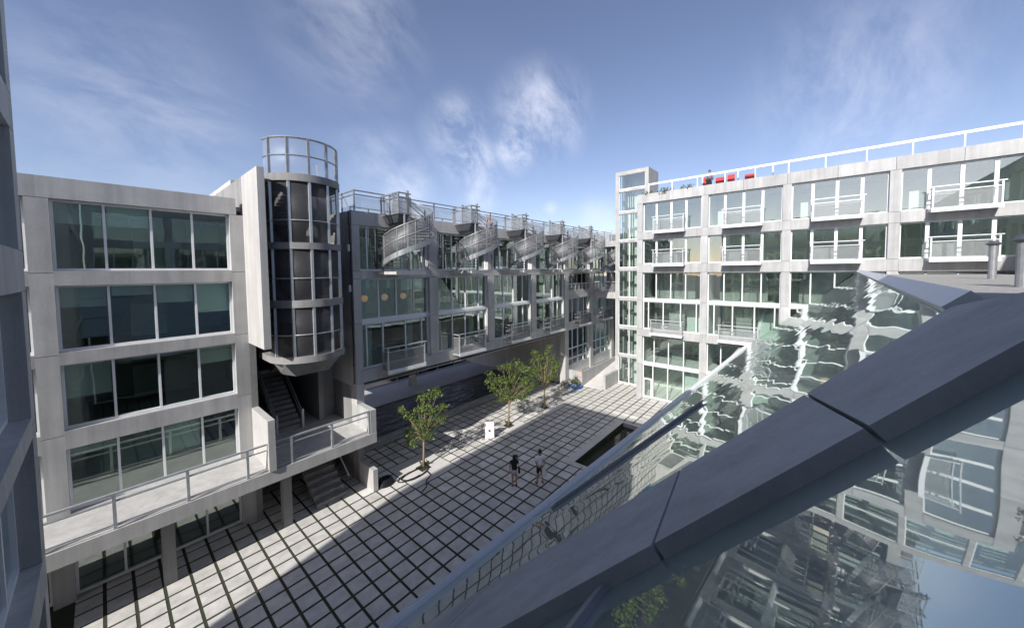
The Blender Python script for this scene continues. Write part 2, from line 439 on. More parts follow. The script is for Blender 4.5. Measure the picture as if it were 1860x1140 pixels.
trees = [(-4.9, 2.96), (5.41, 2.73), (11.73, 2.68)]
aprons = [(-7, -3, 1, 5), (4, 7, 1, 4), (10, 14, 1, 4)]
POOL = (3.65, 13.5, -11.5, -6.1)
cells = []
for i in range(-23, 26):
    for j in range(-33, 9):
        if any(a <= i < b and c <= j < d for a, b, c, d in aprons): continue
        if i in range(3, 14) and -13 <= j < -5: continue
        if i >= 20 and j >= 3: continue
        if i >= 22 and (j >= 0 or j < -5): continue
        p = project(i+.5, j+.5, 0)
        vis = p is not None and 640 < p[0] < 1250 and 690 < p[1] < 905 and j > -14
        d = math.hypot(i-CAMP[0], j-CAMP[1])
        cells.append((not vis, d, i, j))
cells.sort()
pm = MB().box(-.433, .433, -.433, .433, -.1, 0)
proto = None
rest = MB()
for n, (nv, d, i, j) in enumerate(cells):
    if n < 300:
        if proto is None:
            proto = pm.build('paver', PAVE, ground); o = proto
        else:
            o = proto.copy(); COL.objects.link(o)
        o.location = ((i+.5)*S, (j+.5)*S, rng.uniform(-.004, .003))
        o.rotation_euler = (0, 0, rng.choice((0, 1, 2, 3))*math.pi/2)
    else:
        e = .067; h = rng.uniform(-.006, .004)
        rest.box(i+e, i+1-e, j+e, j+1-e, -.1, h)
rest.build('paver_field', PAVE, ground, kind='stuff')
for (a, b, c, d), (tx, ty) in zip(aprons, trees):
    m = MB(); e = .045; h = .48
    m.box(a+e, tx-h, c+e, d-e, -.1, 0.0).box(tx+h, b-e, c+e, d-e, -.1, 0.0)
    m.box(tx-h, tx+h, c+e, ty-h, -.1, 0.0).box(tx-h, tx+h, ty+h, d-e, -.1, 0.0)
    m.build('tree_apron', PAVE_P, ground)
m = MB()
for q in range(14000):
    i = rng.randint(-9, 21); j = rng.randint(-9, 8)
    if any(a <= i < b and c <= j < d for a, b, c, d in aprons) or (i in range(3, 14) and -13 <= j < -5): continue
    x, y = (i+rng.uniform(-.06, .06), j+rng.random()) if rng.random() < .5 else (i+rng.random(), j+rng.uniform(-.06, .06))
    h = rng.uniform(.04, .11); a = rng.uniform(0, 6.28); w = .016; lx, ly = rng.uniform(-.05, .05), rng.uniform(-.05, .05)
    n = len(m.v); m.v += [(x-w*math.cos(a), y-w*math.sin(a), -.02), (x+w*math.cos(a), y+w*math.sin(a), -.02), (x+lx, y+ly, -.02+h*.8)]; m.f.append((n, n+1, n+2))
gr = m.build('joint_grass', LEAF2, kind='stuff')
tag(gr, 'short green planting growing in the paving joints', 'grass')
# border of the sunken pool: a plain strip with the ends of the planted joints running into it
m = MB()
x0, x1, y0, y1 = POOL
for i in range(3, 14):
    m.box(i+.045 if i > 3 else 3.045, i+.955, -5.4, -5.045, -.1, 0)
m.box(3.045, 13.955, y1, -5.4, -.1, 0)
for j in range(-13, -5):
    hi = j+.955 if j < -6 else y1
    if hi > j+.05: m.box(3.045, 3.35, j+.045, hi, -.1, 0); m.box(13.75, 13.955, j+.045, hi, -.1, 0)
m.box(3.35, x0, -12.955, y1, -.1, 0).box(x1, 13.75, -12.955, y1, -.1, 0).box(x0, x1, -12.955, y0, -.1, 0)
m.build('pool_border', PAVE_P, ground)
m = MB().box(x0-.05, x0, y0, y1, -1.6, -.1).box(x1, x1+.05, y0, y1, -1.6, -.1).box(x0-.05, x1+.05, y1, y1+.05, -1.6, -.1).box(x0-.05, x1+.05, y0-.05, y0, -1.6, -.1)
m.build('pool_wall', CONC_D, ground)
MB().box(x0, x1, y0, y1, -1.5, -.42).build('pool_water', WATER2, kind='structure')

# ------------------------------------------------------------------ facade helper
class Fac:
    """boxes given as (along, depth into the building, height)"""
    def __init__(s, mapf, root, O): s.m = mapf; s.root = root; s.O = O
    def box(s, mb, a0, a1, d0, d1, z0, z1):
        p = s.m(a0, d0); q = s.m(a1, d1)
        return mb.box(p[0], q[0], p[1], q[1], z0, z1)
    def part(s, name, mat, *bx, parent=None, kind=None):
        mb = MB()
        for b in bx: s.box(mb, *b)
        return mb.build(name, mat, parent or s.root, s.O, kind=kind)
    def window(s, a0, a1, z0, z1, mulls, gl, trans=(), fw=.1, d=.34, panes=True, fmat=None, wide=()):
        mb = MB(); fd = .16
        s.box(mb, a0, a0+fw, d, d+fd, z0, z1); s.box(mb, a1-fw, a1, d, d+fd, z0, z1)
        s.box(mb, a0+fw, a1-fw, d, d+fd, z0, z0+fw*1.2); s.box(mb, a0+fw, a1-fw, d, d+fd, z1-fw, z1)
        zz = [z0+fw*1.2]+[t for t in trans]+[z1-fw]
        for t in trans: s.box(mb, a0+fw, a1-fw, d-.02, d+fd+.02, t-.06, t+.06)
        aa = [a0+fw]+list(mulls)+[a1-fw]
        for mu in mulls:
            w = .11 if mu in wide else .05
            for k in range(len(zz)-1):
                lo = zz[k]+(.06 if k else 0); hi = zz[k+1]-(.06 if k < len(zz)-2 else 0)
                s.box(mb, mu-w, mu+w, d+.01, d+fd-.01, lo, hi)
        w = mb.build('window', fmat or ALU, s.root, s.O)
        al = MB()
        for i in range(len(aa)-1):
            for k in range(len(zz)-1):
                p0 = aa[i]+(.05 if i else 0); p1 = aa[i+1]-(.05 if i < len(aa)-2 else 0)
                lo = zz[k]+(.06 if k else 0); hi = zz[k+1]-(.06 if k < len(zz)-2 else 0)
                dd = d+.07+(.03 if i % 2 else 0)
                if panes:
                    m2 = MB(); s.box(m2, p0, p1, dd, dd+.025, lo, hi); m2.build('pane', gl, w, s.O)
                else: s.box(al, p0, p1, dd, dd+.025, lo, hi)
        if not panes: al.build('pane', gl, w, s.O)
        return w
    def balcony(s, a0, a1, z, out=.95, h=1.85, MESH=MESH):
        b = s.part('balcony', GALV, (a0, a1, -out, -.003, z-.16, z))
        s.part('balcony_fascia', ALU, (a0-.02, a1+.02, -out-.04, -out-.002, z-.2, z+.1), parent=b)
        for a in (a0+.06, a1-.06):
            s.part('post', GALV, (a-.05, a+.05, -out+.02, -out+.12, z, z+h), parent=b)
            s.part('side_rail', GALV, (a-.05, a+.05, -out+.12, -.005, z+h-.08, z+h), (a-.03, a+.03, -out+.12, -.005, z+h-.36, z+h-.3), parent=b)
            s.part('side_mesh', MESH, (a-.012, a+.012, -out+.14, -.02, z+.08, z+h-.42), parent=b)
        s.part('top_rail', GALV, (a0-.12, a1+.12, -out-.02, -out+.1, z+h, z+h+.08), parent=b)
        s.part('second_rail', GALV, (a0+.11, a1-.11, -out+.04, -out+.1, z+h-.36, z+h-.29), parent=b)
        s.part('mesh_panel', MESH, (a0+.13, a1-.13, -out+.05, -out+.075, z+.1, z+h-.42), parent=b)
        return b
    def column(s, a0, a1, zs, d1=.9, mat=CONC, proud=0.0):
        for z0, z1 in zip(zs[:-1], zs[1:]):
            s.part('column', mat, (a0, a1, -proud, d1, z0+.012, z1-.012))
    def railing(s, a0, a1, d, z, h, n, root, mat=GALV_D, mesh=MESH_L, rails=(0, -.3)):
        for k in range(n+1):
            a = a0+(a1-a0)*k/n
            s.part('post', mat, (a-.045, a+.045, d-.045, d+.045, z, z+h), parent=root)
        for r in rails:
            s.part('rail', mat, (a0-.05, a1+.05, d-.06, d+.06, z+h+r, z+h+r+.08), parent=root)
        if mesh: s.part('mesh_panel', mesh, (a0, a1, d+.05, d+.065, z+.12, z+h-.36), parent=root)

# ------------------------------------------------------------------ block A: the long block on stilts
OA = (12, 5, 0)
A = thing('apartment_building', 'long grey concrete apartment block bridging the pond, spiral stairs on its front', 'building', OA)
fa = Fac(lambda a, d: (a, 5+d), A, OA)
colsA = [(-9.27, -8.68)]+[(c-.46, c+.46) for c in (-1.96, 5.47, 13.0, 20.5, 27.75, 35.15)]
ZA = [7.55, 8.5, 12.12, 15.5, 16.1, 19.52]
for k, (a0, a1) in enumerate(colsA):
    zs = ZA if k < 4 else [0.0, 4.6]+ZA
    if k == 0: zs = [5.9]+ZA
    fa.column(a0, a1, zs, mat=CONC_D)
for k in range(6):
    b0, b1 = colsA[k][1], colsA[k+1][0]
    w = b1-b0
    fa.part('spandrel', CONC_D, (b0+.01, b1-.01, 0, .8, 15.5, 16.1))
    fa.part('spandrel', CONC_D, (b0+.01, b1-.01, 0, .8, 7.55, 8.5))
    c0 = colsA[k][0] if k == 0 else (colsA[k][0]+colsA[k][1])/2
    c1 = (colsA[k+1][0]+colsA[k+1][1])/2
    fa.part('parapet', CONC_D, (c0+.012, c0+(c1-c0)*.5-.012, 0, .7, 19.535, 20.58))
    fa.part('parapet', CONC_D, (c0+(c1-c0)*.5+.012, c1-.012, 0, .7, 19.535, 20.58))
    def P(*fr): return [b0+w*f for f in fr]
    t = [(.115, .60, .92), (.14, .30, .80), (.18, .62, .86), (.2, .55, .82), (.25, .5, .75), (.25, .5, .75)][k]
    fa.window(b0, b1, 16.1, 19.52, P(*t), GLASS_A)
    if k < 4:
        mm = [(.25, .5, .77), (.29, .56, .83), (.27, .54, .79), (.33, .6, .83)][k]
        fa.window(b0, b1, 12.26, 15.5, P(*mm), GLASS_A)
        ll = [(.08, .30, .63, .89), (.29, .545, .83), (.27, .54, .80), (.3, .55, .8)][k]
        fa.window(b0, b1, 8.5, 12.0, P(*ll), GLASS_A)
        fa.part('mid_beam', ALU, (b0, b1, .24, .6, 12.0, 12.26))
    else:
        fa.window(b0, b1, 13.0, 15.5, P(.25, .5, .75), GLASS_A, d=1.4)
        fa.part('loggia_wall', CONC, (b0, b1, .1, .3, 12.2, 13.1))
        fa.part('loggia_floor', CONC_D, (b0, b1, .3, 1.6, 12.1, 12.3))
        lg = fa.part('guard_rail', GALV, (b0, b1, .12, .2, 14.0, 14.09))
        for q in range(7): fa.part('post', GALV, (b0+.05+(w-.1)*q/6-.03, b0+.05+(w-.1)*q/6+.03, .13, .19, 13.1, 14.0), parent=lg)
        fa.part('mesh_panel', MESH_L, (b0, b1, .2, .215, 13.15, 13.95), parent=lg)
        fa.window(b0, b1, 8.5, 12.0, P(.25, .52, .78), GLASS_A)
        fa.part('spandrel', CONC_D, (b0, b1, 0, .6, 12.0, 12.198))
        fa.window(b0, b1, .91, 7.55, P(.25, .5, .75), GLASS_A, trans=(3.35, 4.75))
        fa.part('kick_panel', GALV, (b0+.1, b1-.1, .2, .33, .95, 2.5))
    bc = (b0+b1)/2+.12
    fa.balcony(bc-1.75, bc+1.75, 8.18)
# interiors
for z in (7.35, 11.95, 15.6, 19.6):
    fa.part('floor_slab', ROOMF, (-9.2, 35.1, .9 if z != 7.35 else .8, 20, z, z+.3))
fa.part('soffit', CONC_D, (-9.2, 20.4, 0.02, 20, 7.3, 7.345))
fa.part('roof', CONC_D, (-9.2, 35.1, .7, 20, 19.95, 20.2))
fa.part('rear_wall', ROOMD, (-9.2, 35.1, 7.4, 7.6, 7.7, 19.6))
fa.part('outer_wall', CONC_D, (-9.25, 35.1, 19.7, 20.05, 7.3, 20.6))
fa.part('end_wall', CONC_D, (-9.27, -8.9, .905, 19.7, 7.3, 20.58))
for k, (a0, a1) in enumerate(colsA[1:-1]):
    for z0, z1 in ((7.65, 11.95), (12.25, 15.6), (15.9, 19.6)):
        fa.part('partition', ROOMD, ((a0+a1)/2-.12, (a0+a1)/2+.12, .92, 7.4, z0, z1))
for k in range(6):
    b0, b1 = colsA[k][1], colsA[k+1][0]; w = b1-b0
    fa.part('panel', MINT, (b0+w*.66, b0+w*.93, 1.2, 1.35, 15.92, 18.6))
    fa.part('panel', MINT, (b0+w*.13, b0+w*.36, 2.6+.2*k, 2.75+.2*k, 15.92, 18.9))
    fa.part('panel', MINT, (b0+w*.05, b0+w*.30, 2.2, 2.35, 7.7, 11.2))
    fa.part('panel', PLAST, (b0+w*.45, b0+w*.62, 4.8, 5.0, 12.27, 15.0))
    fa.part('panel', BLIND, (b0+w*.78, b0+w*.86, 1.5, 1.7, 7.7, 11.9))
    fa.part('counter', BLIND, (b0+w*.4, b0+w*.9, 4.2, 4.8, 7.7, 9.2))
fa.part('roller_blind', BLIND, (-4.95, -3.75, .52, .54, 14.45, 15.38)); fa.part('roller_blind', BLIND, (-3.65, -2.55, .52, .54, 14.5, 15.38))
for x in (-8.05, -7.4, -6.3, -5.7): fa.part('roller_blind', BLIND, (x, x+.32, .52, .54, 14.7, 15.38))
# under the block: side wall of the passage and the plinth under the shop fronts
fa.part('passage_wall', CONC_D, (20.58, 20.98, .905, 21, 0, 7.3))
fa.part('plinth_wall', CONC, (21.3, 35.1, -2.1, -1.82, 0, 2.03))
fa.part('plinth_wall', CONC, (21.0, 21.297, -2.1, -.003, 0, 2.0))
fa.part('plinth_floor', PAVE_P, (21.3, 35.1, -1.815, -.003, 0, .8))
fa.part('plinth', CONC, (20.985, 35.1, .34, .9, 0, .9))
fa.part('shop_wall', ROOMD, (21, 35.1, 7, 7.2, 0, 7.3))
fa.part('floor_slab', ROOMF, (21, 35.1, .92, 7, .5, .8))
for z0 in (2.02,): fa.part('partition', ROOMD, (27.6, 27.9, .92, 7, z0, 7.3))

for k, x in enumerate((-7.85, -6.1, -4.35)):
    p = thing('pendant_lamp', ('tan globe lamp in the leftmost pane of the window row', 'tan globe lamp in the second pane from the left', 'tan globe lamp in the third pane, below the blind')[k], 'lamp', (x, 6.2, 13.9), 'globe lamps in the corner flat')
    MB().ball((x, 6.2, 13.9), .27, 16, 10).build('globe', TAN, p, (x, 6.2, 13.9), smooth=True)
    MB().tube([(x, 6.2, 14.15), (x, 6.2, 15.58)], .015, 5).build('cord', BLACK, p, (x, 6.2, 13.9))

# roof railing of block A
rr = thing('roof_railing', 'double steel roof railing with mesh along the long block roof', 'railing', (-8.9, 5.25, 20.58))
fr = Fac(lambda a, d: (a, 5+d), rr, (-8.9, 5.25, 20.58))
fr.railing(-8.9, 35, .25, 20.58, 1.5, 18, rr)
m = MB(); 
for k in range(1, 8): fr.part('post', GALV_D, (-8.95, -8.86, .25+2*k-.045, .25+2*k+.045, 20.58, 22.08), parent=rr)
for r in (0, -.3): fr.part('rail', GALV_D, (-8.96, -8.84, .31, 14.5, 22.08+r, 22.16+r), parent=rr)
fr.part('mesh_panel', MESH_L, (-8.91, -8.895, .31, 14.4, 20.7, 21.7), parent=rr)
rr2 = thing('roof_railing', 'low steel railing around the roof terrace behind the first stair', 'railing', (-7, 9, 20.2))
f2 = Fac(lambda a, d: (a, 5+d), rr2, (-7, 9, 20.2))
f2.railing(-7, 30, 5.0, 20.2, 1.5, 22, rr2, mesh=None, rails=(0, -.5))

# downpipe and lamps on the dark end wall
O = (-9.36, 5.4, 0)
dp = thing('downpipe', 'thin black cable down the corner of the dark end wall', 'cable', O)
MB().tube([(-9.4, 5.15, 20.4), (-9.36, 5.15, 18), (-9.36, 5.15, 12), (-9.36, 5.15, 7.6)], .035, 6).build('pipe', BLACK, dp, O)
for z in (20, 16.5, 13, 9): MB().box(-9.42, -9.28, 5.1, 5.2, z, z+.08).build('clip', STEEL, dp, O)
for i, z in enumerate((17.55, 14.55)):
    O = (-9.28, 5.2, z)
    wl = thing('wall_lamp', ('cream wall lamp on the block corner, upper one', 'cream wall lamp on the block corner, lower one')[i], 'lamp', O, 'wall lamps on the corner column')
    MB().box(-9.34, -9.27, 5.02, 5.3, z-.05, z+.55).build('back_plate', STEEL, wl, O)
    MB().tube([(-9.46, 5.16, z), (-9.46, 5.16, z+.5)], .1, 8).build('shade', CREAM, wl, O)

# ------------------------------------------------------------------ spiral stairs
R0 = 1.95
def hel(r, ang, z): return (r*math.cos(ang), r*math.sin(ang), z)
def spiral(label, full=True):
    O = (0, 0, 0)
    t = thing('spiral_staircase', label, 'staircase', O, 'spiral stairs on the long block')
    a0 = math.radians(133); sweep = math.radians(320 if full else 215); H = 4.25*(1 if full else 215/320)
    n = 16 if full else 10
    tread = None
    for k in range(n):
        th0 = a0+sweep*k/n; th1 = th0+sweep/n*1.12; z = H*(k+1)/n
        b = [hel(.09, th0, z-.07), hel(R0-.03, th0, z-.07), hel(R0-.03, (th0+th1)/2, z-.07), hel(R0-.03, th1, z-.07), hel(.09, th1, z-.07)]
        MB().hexa(b, [(x, y, zz+.07) for x, y, zz in b]).build('tread', GREYSTEEL, t)
    N_ = 44
    fz = lambda q: H*q
    def band(r, lo, hi, th):
        A_, B_, C_, D_ = [], [], [], []
        for q in range(N_+1):
            an = a0+sweep*q/N_; z = fz(q/N_)
            A_.append(hel(r, an, z+lo)); B_.append(hel(r, an, z+hi)); C_.append(hel(r-th, an, z+lo)); D_.append(hel(r-th, an, z+hi))
        return MB().shell(A_, B_, C_, D_)
    band(R0, -.12, .28, .06).build('stringer', GALV_D, t, smooth=False)
    band(R0-.02, .34, 1.9, .012).build('mesh_guard', MESH_S, t, smooth=True)
    for h, nm, r in ((2.0, 'handrail', .05), (1.12, 'mid_rail', .045)):
        MB().tube([hel(R0-.03, a0+sweep*q/N_, fz(q/N_)+h) for q in range(N_+1)], r, 6).build(nm, GALV_D, t, smooth=True)
    for k in range(0, 9 if full else 6):
        q = k/8 if full else k/5
        an = a0+sweep*q; z = fz(q)
        MB().tube([hel(R0-.03, an, z-.05), hel(R0-.03, an, z+2.0)], .045, 6).build('guard_post', GALV_D, t)
    top = 6.1 if full else 4.2
    MB().tube([(0, 0, -.1), (0, 0, top)], .12, 12).build('pole', GALV_D, t, smooth=False)
    MB().box(-1.75, .75, -1.1, 1.95, -.32, -.1).build('base_platform', CONC_D, t)
    MB().box(-1.78, .78, -1.16, -1.102, -.36, -.04).build('base_edge', GALV_D, t)
    if full:
        MB().box(-1.0, .1, -.35, 2.3, H-.02, H+.1).build('landing', GALV_D, t)
        MB().hexa([(-.7, .3, H-.6), (-.1, .3, H-.6), (-.1, 1.95, H-.6), (-.7, 1.95, H-.6)], [(-.95, -.3, H-.03), (-.02, -.3, H-.03), (-.02, 1.95, H-.03), (-.95, 1.95, H-.03)]).build('bracket', STEEL, t)
        for x, y in ((-.95, -.3), (-.95, .95), (-.95, 2.2), (-.25, -.3)):
            MB().box(x-.05, x+.05, y-.05, y+.05, H+.1, H+1.5).build('landing_post', GALV_D, t)
        for h in (1.5, 1.18):
            MB().box(-1.01, .1, -.36, -.24, H+h, H+h+.09).build('landing_rail', GALV_D, t)
            MB().box(-1.01, -.89, -.23, 2.3, H+h, H+h+.09).build('landing_rail', GALV_D, t)
        MB().box(-.89, -.2, -.31, -.295, H+.15, H+1.12).build('landing_mesh', MESH_L, t)
        MB().box(-.96, -.945, -.2, 2.2, H+.15, H+1.12).build('landing_mesh', MESH_L, t)
        for h in (1.5, 1.18):
            MB().beam((.05, -.05, H+h), (1.75, 2.2, H+h-.1), .09, .09).build('landing_rail', GALV_D, t)
        MB().tube([(-.48, -.3, 1.55), (-.48, -.3, H)], .08, 8).build('support_post', GALV_D, t)
        MB().tube([(.2, -1.7, .0), (.2, -1.7, 1.35), (.55, -1.3, 1.35), (.55, -1.3, 0)], .04, 6).build('gate_rail', STEEL, t)
    return t
labs = ['spiral staircase nearest the glazed stair tower, first from the left',
        'spiral staircase with the red-haired person on it, second from the left',
        'third spiral staircase from the left, middle of the five large ones',
        'fourth spiral staircase from the left on the long block',
        'fifth spiral staircase, beside the link bridge']
s0 = spiral(labs[0])
for i in range(5):
    s = s0 if i == 0 else copy_tree(s0)
    s['label'] = labs[i]
    s.location = Vector((-5.8+7.37*i, 3.0, 16.12))*S
s6 = spiral('short spiral staircase in shade under the link bridge', full=False)
s6.location = Vector((31.0, 3.0, 15.9))*S
s6['group'] = 'stairs under the link'

# ------------------------------------------------------------------ block B: the sunlit block at the right
XB = 21.86
OB = (XB, -14, 0)
B = thing('apartment_building', 'sunlit pale concrete apartment block with balconies on the right of the courtyard', 'building', OB)
fb = Fac(lambda a, d: (XB+d, -a), B, OB)
colsB = [(4.28+7.12*i, 4.95+7.12*i) for i in range(5)]
ZB = [0, 4.3, 7.76, 8.64, 12.2, 15.59, 16.61, 19.6, 20.53, 23.98]
for a0, a1 in colsB: fb.column(a0, a1, ZB, d1=.8)
for k in range(4):
    b0, b1 = colsB[k][1], colsB[k+1][0]; w = b1-b0
    for z0, z1 in ((7.76, 8.64), (15.59, 16.61), (19.6, 20.53)):
        fb.part('spandrel', CONC, (b0+.01, b1-.01, 0, .8, z0, z1))
    for q in range(2):
        c0 = colsB[k][0] if k == 0 else (colsB[k][0]+colsB[k][1])/2
        c1 = (colsB[k+1][0]+colsB[k+1][1])/2
        h = (c1-c0)/2
        fb.part('parapet', CONC, (c0+h*q+.012, c0+h*(q+1)-.012, 0, .7, 23.992, 25.05))
    P = lambda *fr: [b0+w*f for f in fr]
    fb.window(b0, b1, 20.53, 23.98, P(.24, .50, .75), GLASS_B, wide=P(.24, .50, .75))
    fb.window(b0, b1, 16.61, 19.6, P(.24, .50, .75), GLASS_B, wide=P(.24, .5, .75))
    fb.window(b0, b1, 12.32, 15.59, P(.24, .50, .75), GLASS_B)
    fb.window(b0, b1, 8.64, 12.06, P(.10, .37, .67, .93), GLASS_B)
    fb.part('mid_beam', ALU, (b0, b1, .24, .6, 12.06, 12.32))
    fb.window(b0, b1, 4.44, 7.76, P(.21, .47, .73), GLASS_B)
    fb.part('mid_beam', ALU, (b0, b1, .24, .6, 4.18, 4.44))
    fb.window(b0, b1, .12, 4.18, P(.19, .46, .73), GLASS_B)
    fb.part('sill', CONC, (b0, b1, .1, .6, 0, .12))
    dr = fb.part('door', ALU, (b0+.12, b0+.25, .2, .33, .13, 2.5), (b0+1.02, b0+1.15, .2, .33, .13, 2.5), (b0+.25, b0+1.02, .2, .33, 2.36, 2.5), (b0+.25, b0+1.02, .2, .33, .13, .28))
    fb.part('handle', STEEL, (b0+.95, b0+1.0, .12, .2, 1.2, 1.6), parent=dr)
    off = 0 if k == 0 else 0.0
    for z in (20.36, 16.5): fb.balcony(b0+w*.235, b0+w*.76, z, out=.95, h=1.7, MESH=MESH_L)
    fb.balcony(b0+w*.2, b0+w*.75, 8.36, out=1.0, h=1.6, MESH=MESH_L)
for z in (-.2, 4.2, 7.95, 12.05, 15.8, 19.8):
    fb.part('floor_slab', PLAST, (4.4, 33.3, .82, 9, z, z+.25 if z > 0 else z+.26))
fb.part('roof', CONC, (4.3, 33.3, .7, 9, 24.1, 24.4))
fb.part('rear_wall', PLAST, (4.3, 33.3, 5.6, 5.8, 0.1, 24.1))
fb.part('outer_wall', CONC, (4.3, 33.3, 9, 9.3, 0, 25.05))
fb.part('side_wall', CONC, (4.3, 4.6, .82, 9, 0, 25.0))
for (a0, a1) in colsB[1:]:
    for z0, z1 in ((.07, 7.9), (8.2, 12.0), (12.3, 15.8), (16.1, 19.8), (20.1, 24.1)):
        fb.part('partition', PLAST, ((a0+a1)/2-.12, (a0+a1)/2+.12, .82, 5.6, z0, z1))
for k in range(4):
    b0, b1 = colsB[k][1], colsB[k+1][0]; w = b1-b0
    fb.part('panel', MINT, (b0+w*.69, b0+w*.97, 1.6, 1.75, .1, 3.6))
    fb.part('panel', ROOMG, (b0+w*.38, b0+w*.58, 3.6, 4.0, 3.2, 5.9))
    fb.part('panel', ROOMG, (b0+w*.38, b0+w*.66, 2.4, 2.6, 8.22, 11.95))
    fb.part('panel', MINT, (b0+w*.68, b0+w*.96, 3.0, 3.2, 8.22, 11.0))
    fb.part('panel', ROOMG, (b0+w*.1, b0+w*.8, 3.4, 3.6, 12.32, 15.75))
    fb.part('panel', ROOMG, (b0+w*.25, b0+w*.52, 2.4, 2.6, 16.1, 19.7))
    fb.part('stair_flight', GREYSTEEL, (b0+w*.1, b0+w*.14, 2.6, 3.6, 8.2, 12.0))
    fb.part('panel', PLAST, (b0+w*.1, b0+w*.22, 1.6, 1.8, 20.07, 22.3))
    fb.part('beam', STEEL, (b0+.05, b1-.05, 4.4, 4.7, 4.9, 5.2))
O = (XB+.25, -5, 25.05)
rb = thing('roof_railing', 'white steel railing along the parapet of the sunlit block', 'railing', O)
frb = Fac(lambda a, d: (XB+d, -a), rb, O)
frb.railing(5.6, 32.2, .25, 25.05, 1.15, 10, rb, mat=ALU, mesh=None, rails=(0, -.14))
O = (XB+1.2, -11.3, 24.4)
rc = thing('windscreen', 'red canvas screen on white posts on the sunlit roof terrace', 'screen', O)
for q, (a, b) in enumerate(((11.25, 11.75), (12.5, 13.5), (13.62, 14.3), (15.2, 16.1))):
    MB().box(XB+1.3, XB+1.36, -b, -a, 25.15, (26.2, 25.95, 26.05, 25.8)[q]).build('canvas', RED, rc, O)
for a in (11.2, 12.05, 14.6, 17.6): MB().box(XB+1.27, XB+1.39, -a-.06, -a+.06, 24.4, 26.3).build('post', ALU, rc, O)
MB().box(XB+1.28, XB+1.38, -17.6, -13.8, 26.3, 26.4).build('rail', ALU, rc, O)

def plant(O, n, h, spread, label, group, mat=LEAF2, pot=None, lw=.06):
    t = thing('plant', label, 'plant', O, group)
    m = MB(); st = MB()
    for k in range(n):
        a = rng.uniform(0, 6.28); r = rng.uniform(.2, 1)*spread; hh = h*rng.uniform(.5, 1)
        b = Vector(O)+Vector((math.cos(a)*r*.25, math.sin(a)*r*.25, 0)); tp = Vector(O)+Vector((math.cos(a)*r, math.sin(a)*r, hh))
        st.tube([b, (b+tp)/2+Vector((0, 0, h*.1)), tp], .012, 4)
        for q in range(5):
            p = b.lerp(tp, .35+.16*q); d = Vector((rng.uniform(-1, 1), rng.uniform(-1, 1), rng.uniform(-.2, .8))).normalized()
            s_ = d.cross(Vector((rng.uniform(-1, 1), rng.uniform(-1, 1), rng.uniform(-1, 1)))).normalized()*lw; L = d*lw*4
            i = len(m.v); m.v += [tuple(p), tuple(p+L*.5+s_), tuple(p+L), tuple(p+L*.5-s_)]; m.f.append((i, i+1, i+2, i+3))
    st.build('stem', BARK, t, O); m.build('foliage', mat, t, O)
    if pot:
        MB().tube([(O[0], O[1], O[2]-.01), (O[0], O[1], O[2]+pot[1])], pot[0], 10, taper=[pot[0]*.8, pot[0]]).build('pot', pot[2], t, O)
    return t
for k, (a, n, sp) in enumerate(((5.5, 34, .8), (7.4, 40, 1.0), (9.8, 34, .9))):
    plant((XB+.45, -a, 24.42), n, 1.05, sp, ('clump of roof plants beside the lift tower', 'clump of roof plants midway along the sunlit parapet', 'clump of roof plants nearest the red screen')[k], 'plants behind the sunlit parapet', LEAF2)

# ------------------------------------------------------------------ lift tower
XT = 25.65
O = (XT, -2, 0)
T = thing('lift_tower', 'glass-fronted concrete lift tower rising beside the sunlit block', 'tower', O)
ft = Fac(lambda a, d: (XT+d, -a), T, O)
bz = [(-.1, .12), (3.79, 4.18), (7.72, 8.19), (11.7, 12.16), (15.8, 16.25), (19.69, 20.07), (23.57, 23.94), (26.6, 26.96), (28.84, 29.3)]
for (z0, z1), (z2, z3) in zip(bz[:-1], bz[1:]):
    zt = z2 if z3 < 29 else z3
    ft.part('column', CONC, (-.24, .2, 0, .6, z0, zt)); ft.part('column', CONC, (3.85, 4.29, 0, .6, z0, zt))
    ft.window(.2, 3.85, z1, z2, [1.7] if z3 < 26 else [], GLASS_B, fw=.07, d=.12)
for z0, z1 in bz: ft.part('band', CONC, (.21, 3.84, .02, .5, z0, z1))
ft.part('cap', CONC, (-.23, 4.28, .01, 3.74, 29.3, 29.36))
ft.part('side_wall', CONC, (3.9, 4.29, .61, 3.75, 0, 29.3)); ft.part('side_wall', CONC, (-.24, .1, 2.2, 3.75, 0, 29.3))
ft.part('rear_wall', PLAST, (.11, 3.89, 3.4, 3.75, 0, 29.3))
ft.part('shaft_wall', PLAST, (2.1, 3.8, 1.0, 1.2, 0, 26.5))
for z in (1.5, 5.6, 9.6, 13.6, 17.6, 21.4): ft.part('shaft_beam', STEEL, (2.1, 3.8, .9, .995, z, z+.4))
for a in (.7, 1.0, 1.3, 1.6): ft.part('guide_rail', STEEL, (a, a+.08, 1.6, 1.7, .1, 28))
for z in (2.0, 9.1): MB().ball((XT+.8, -1.0, z), .12, 10, 6).build('lamp_globe', WHITE, T, O)

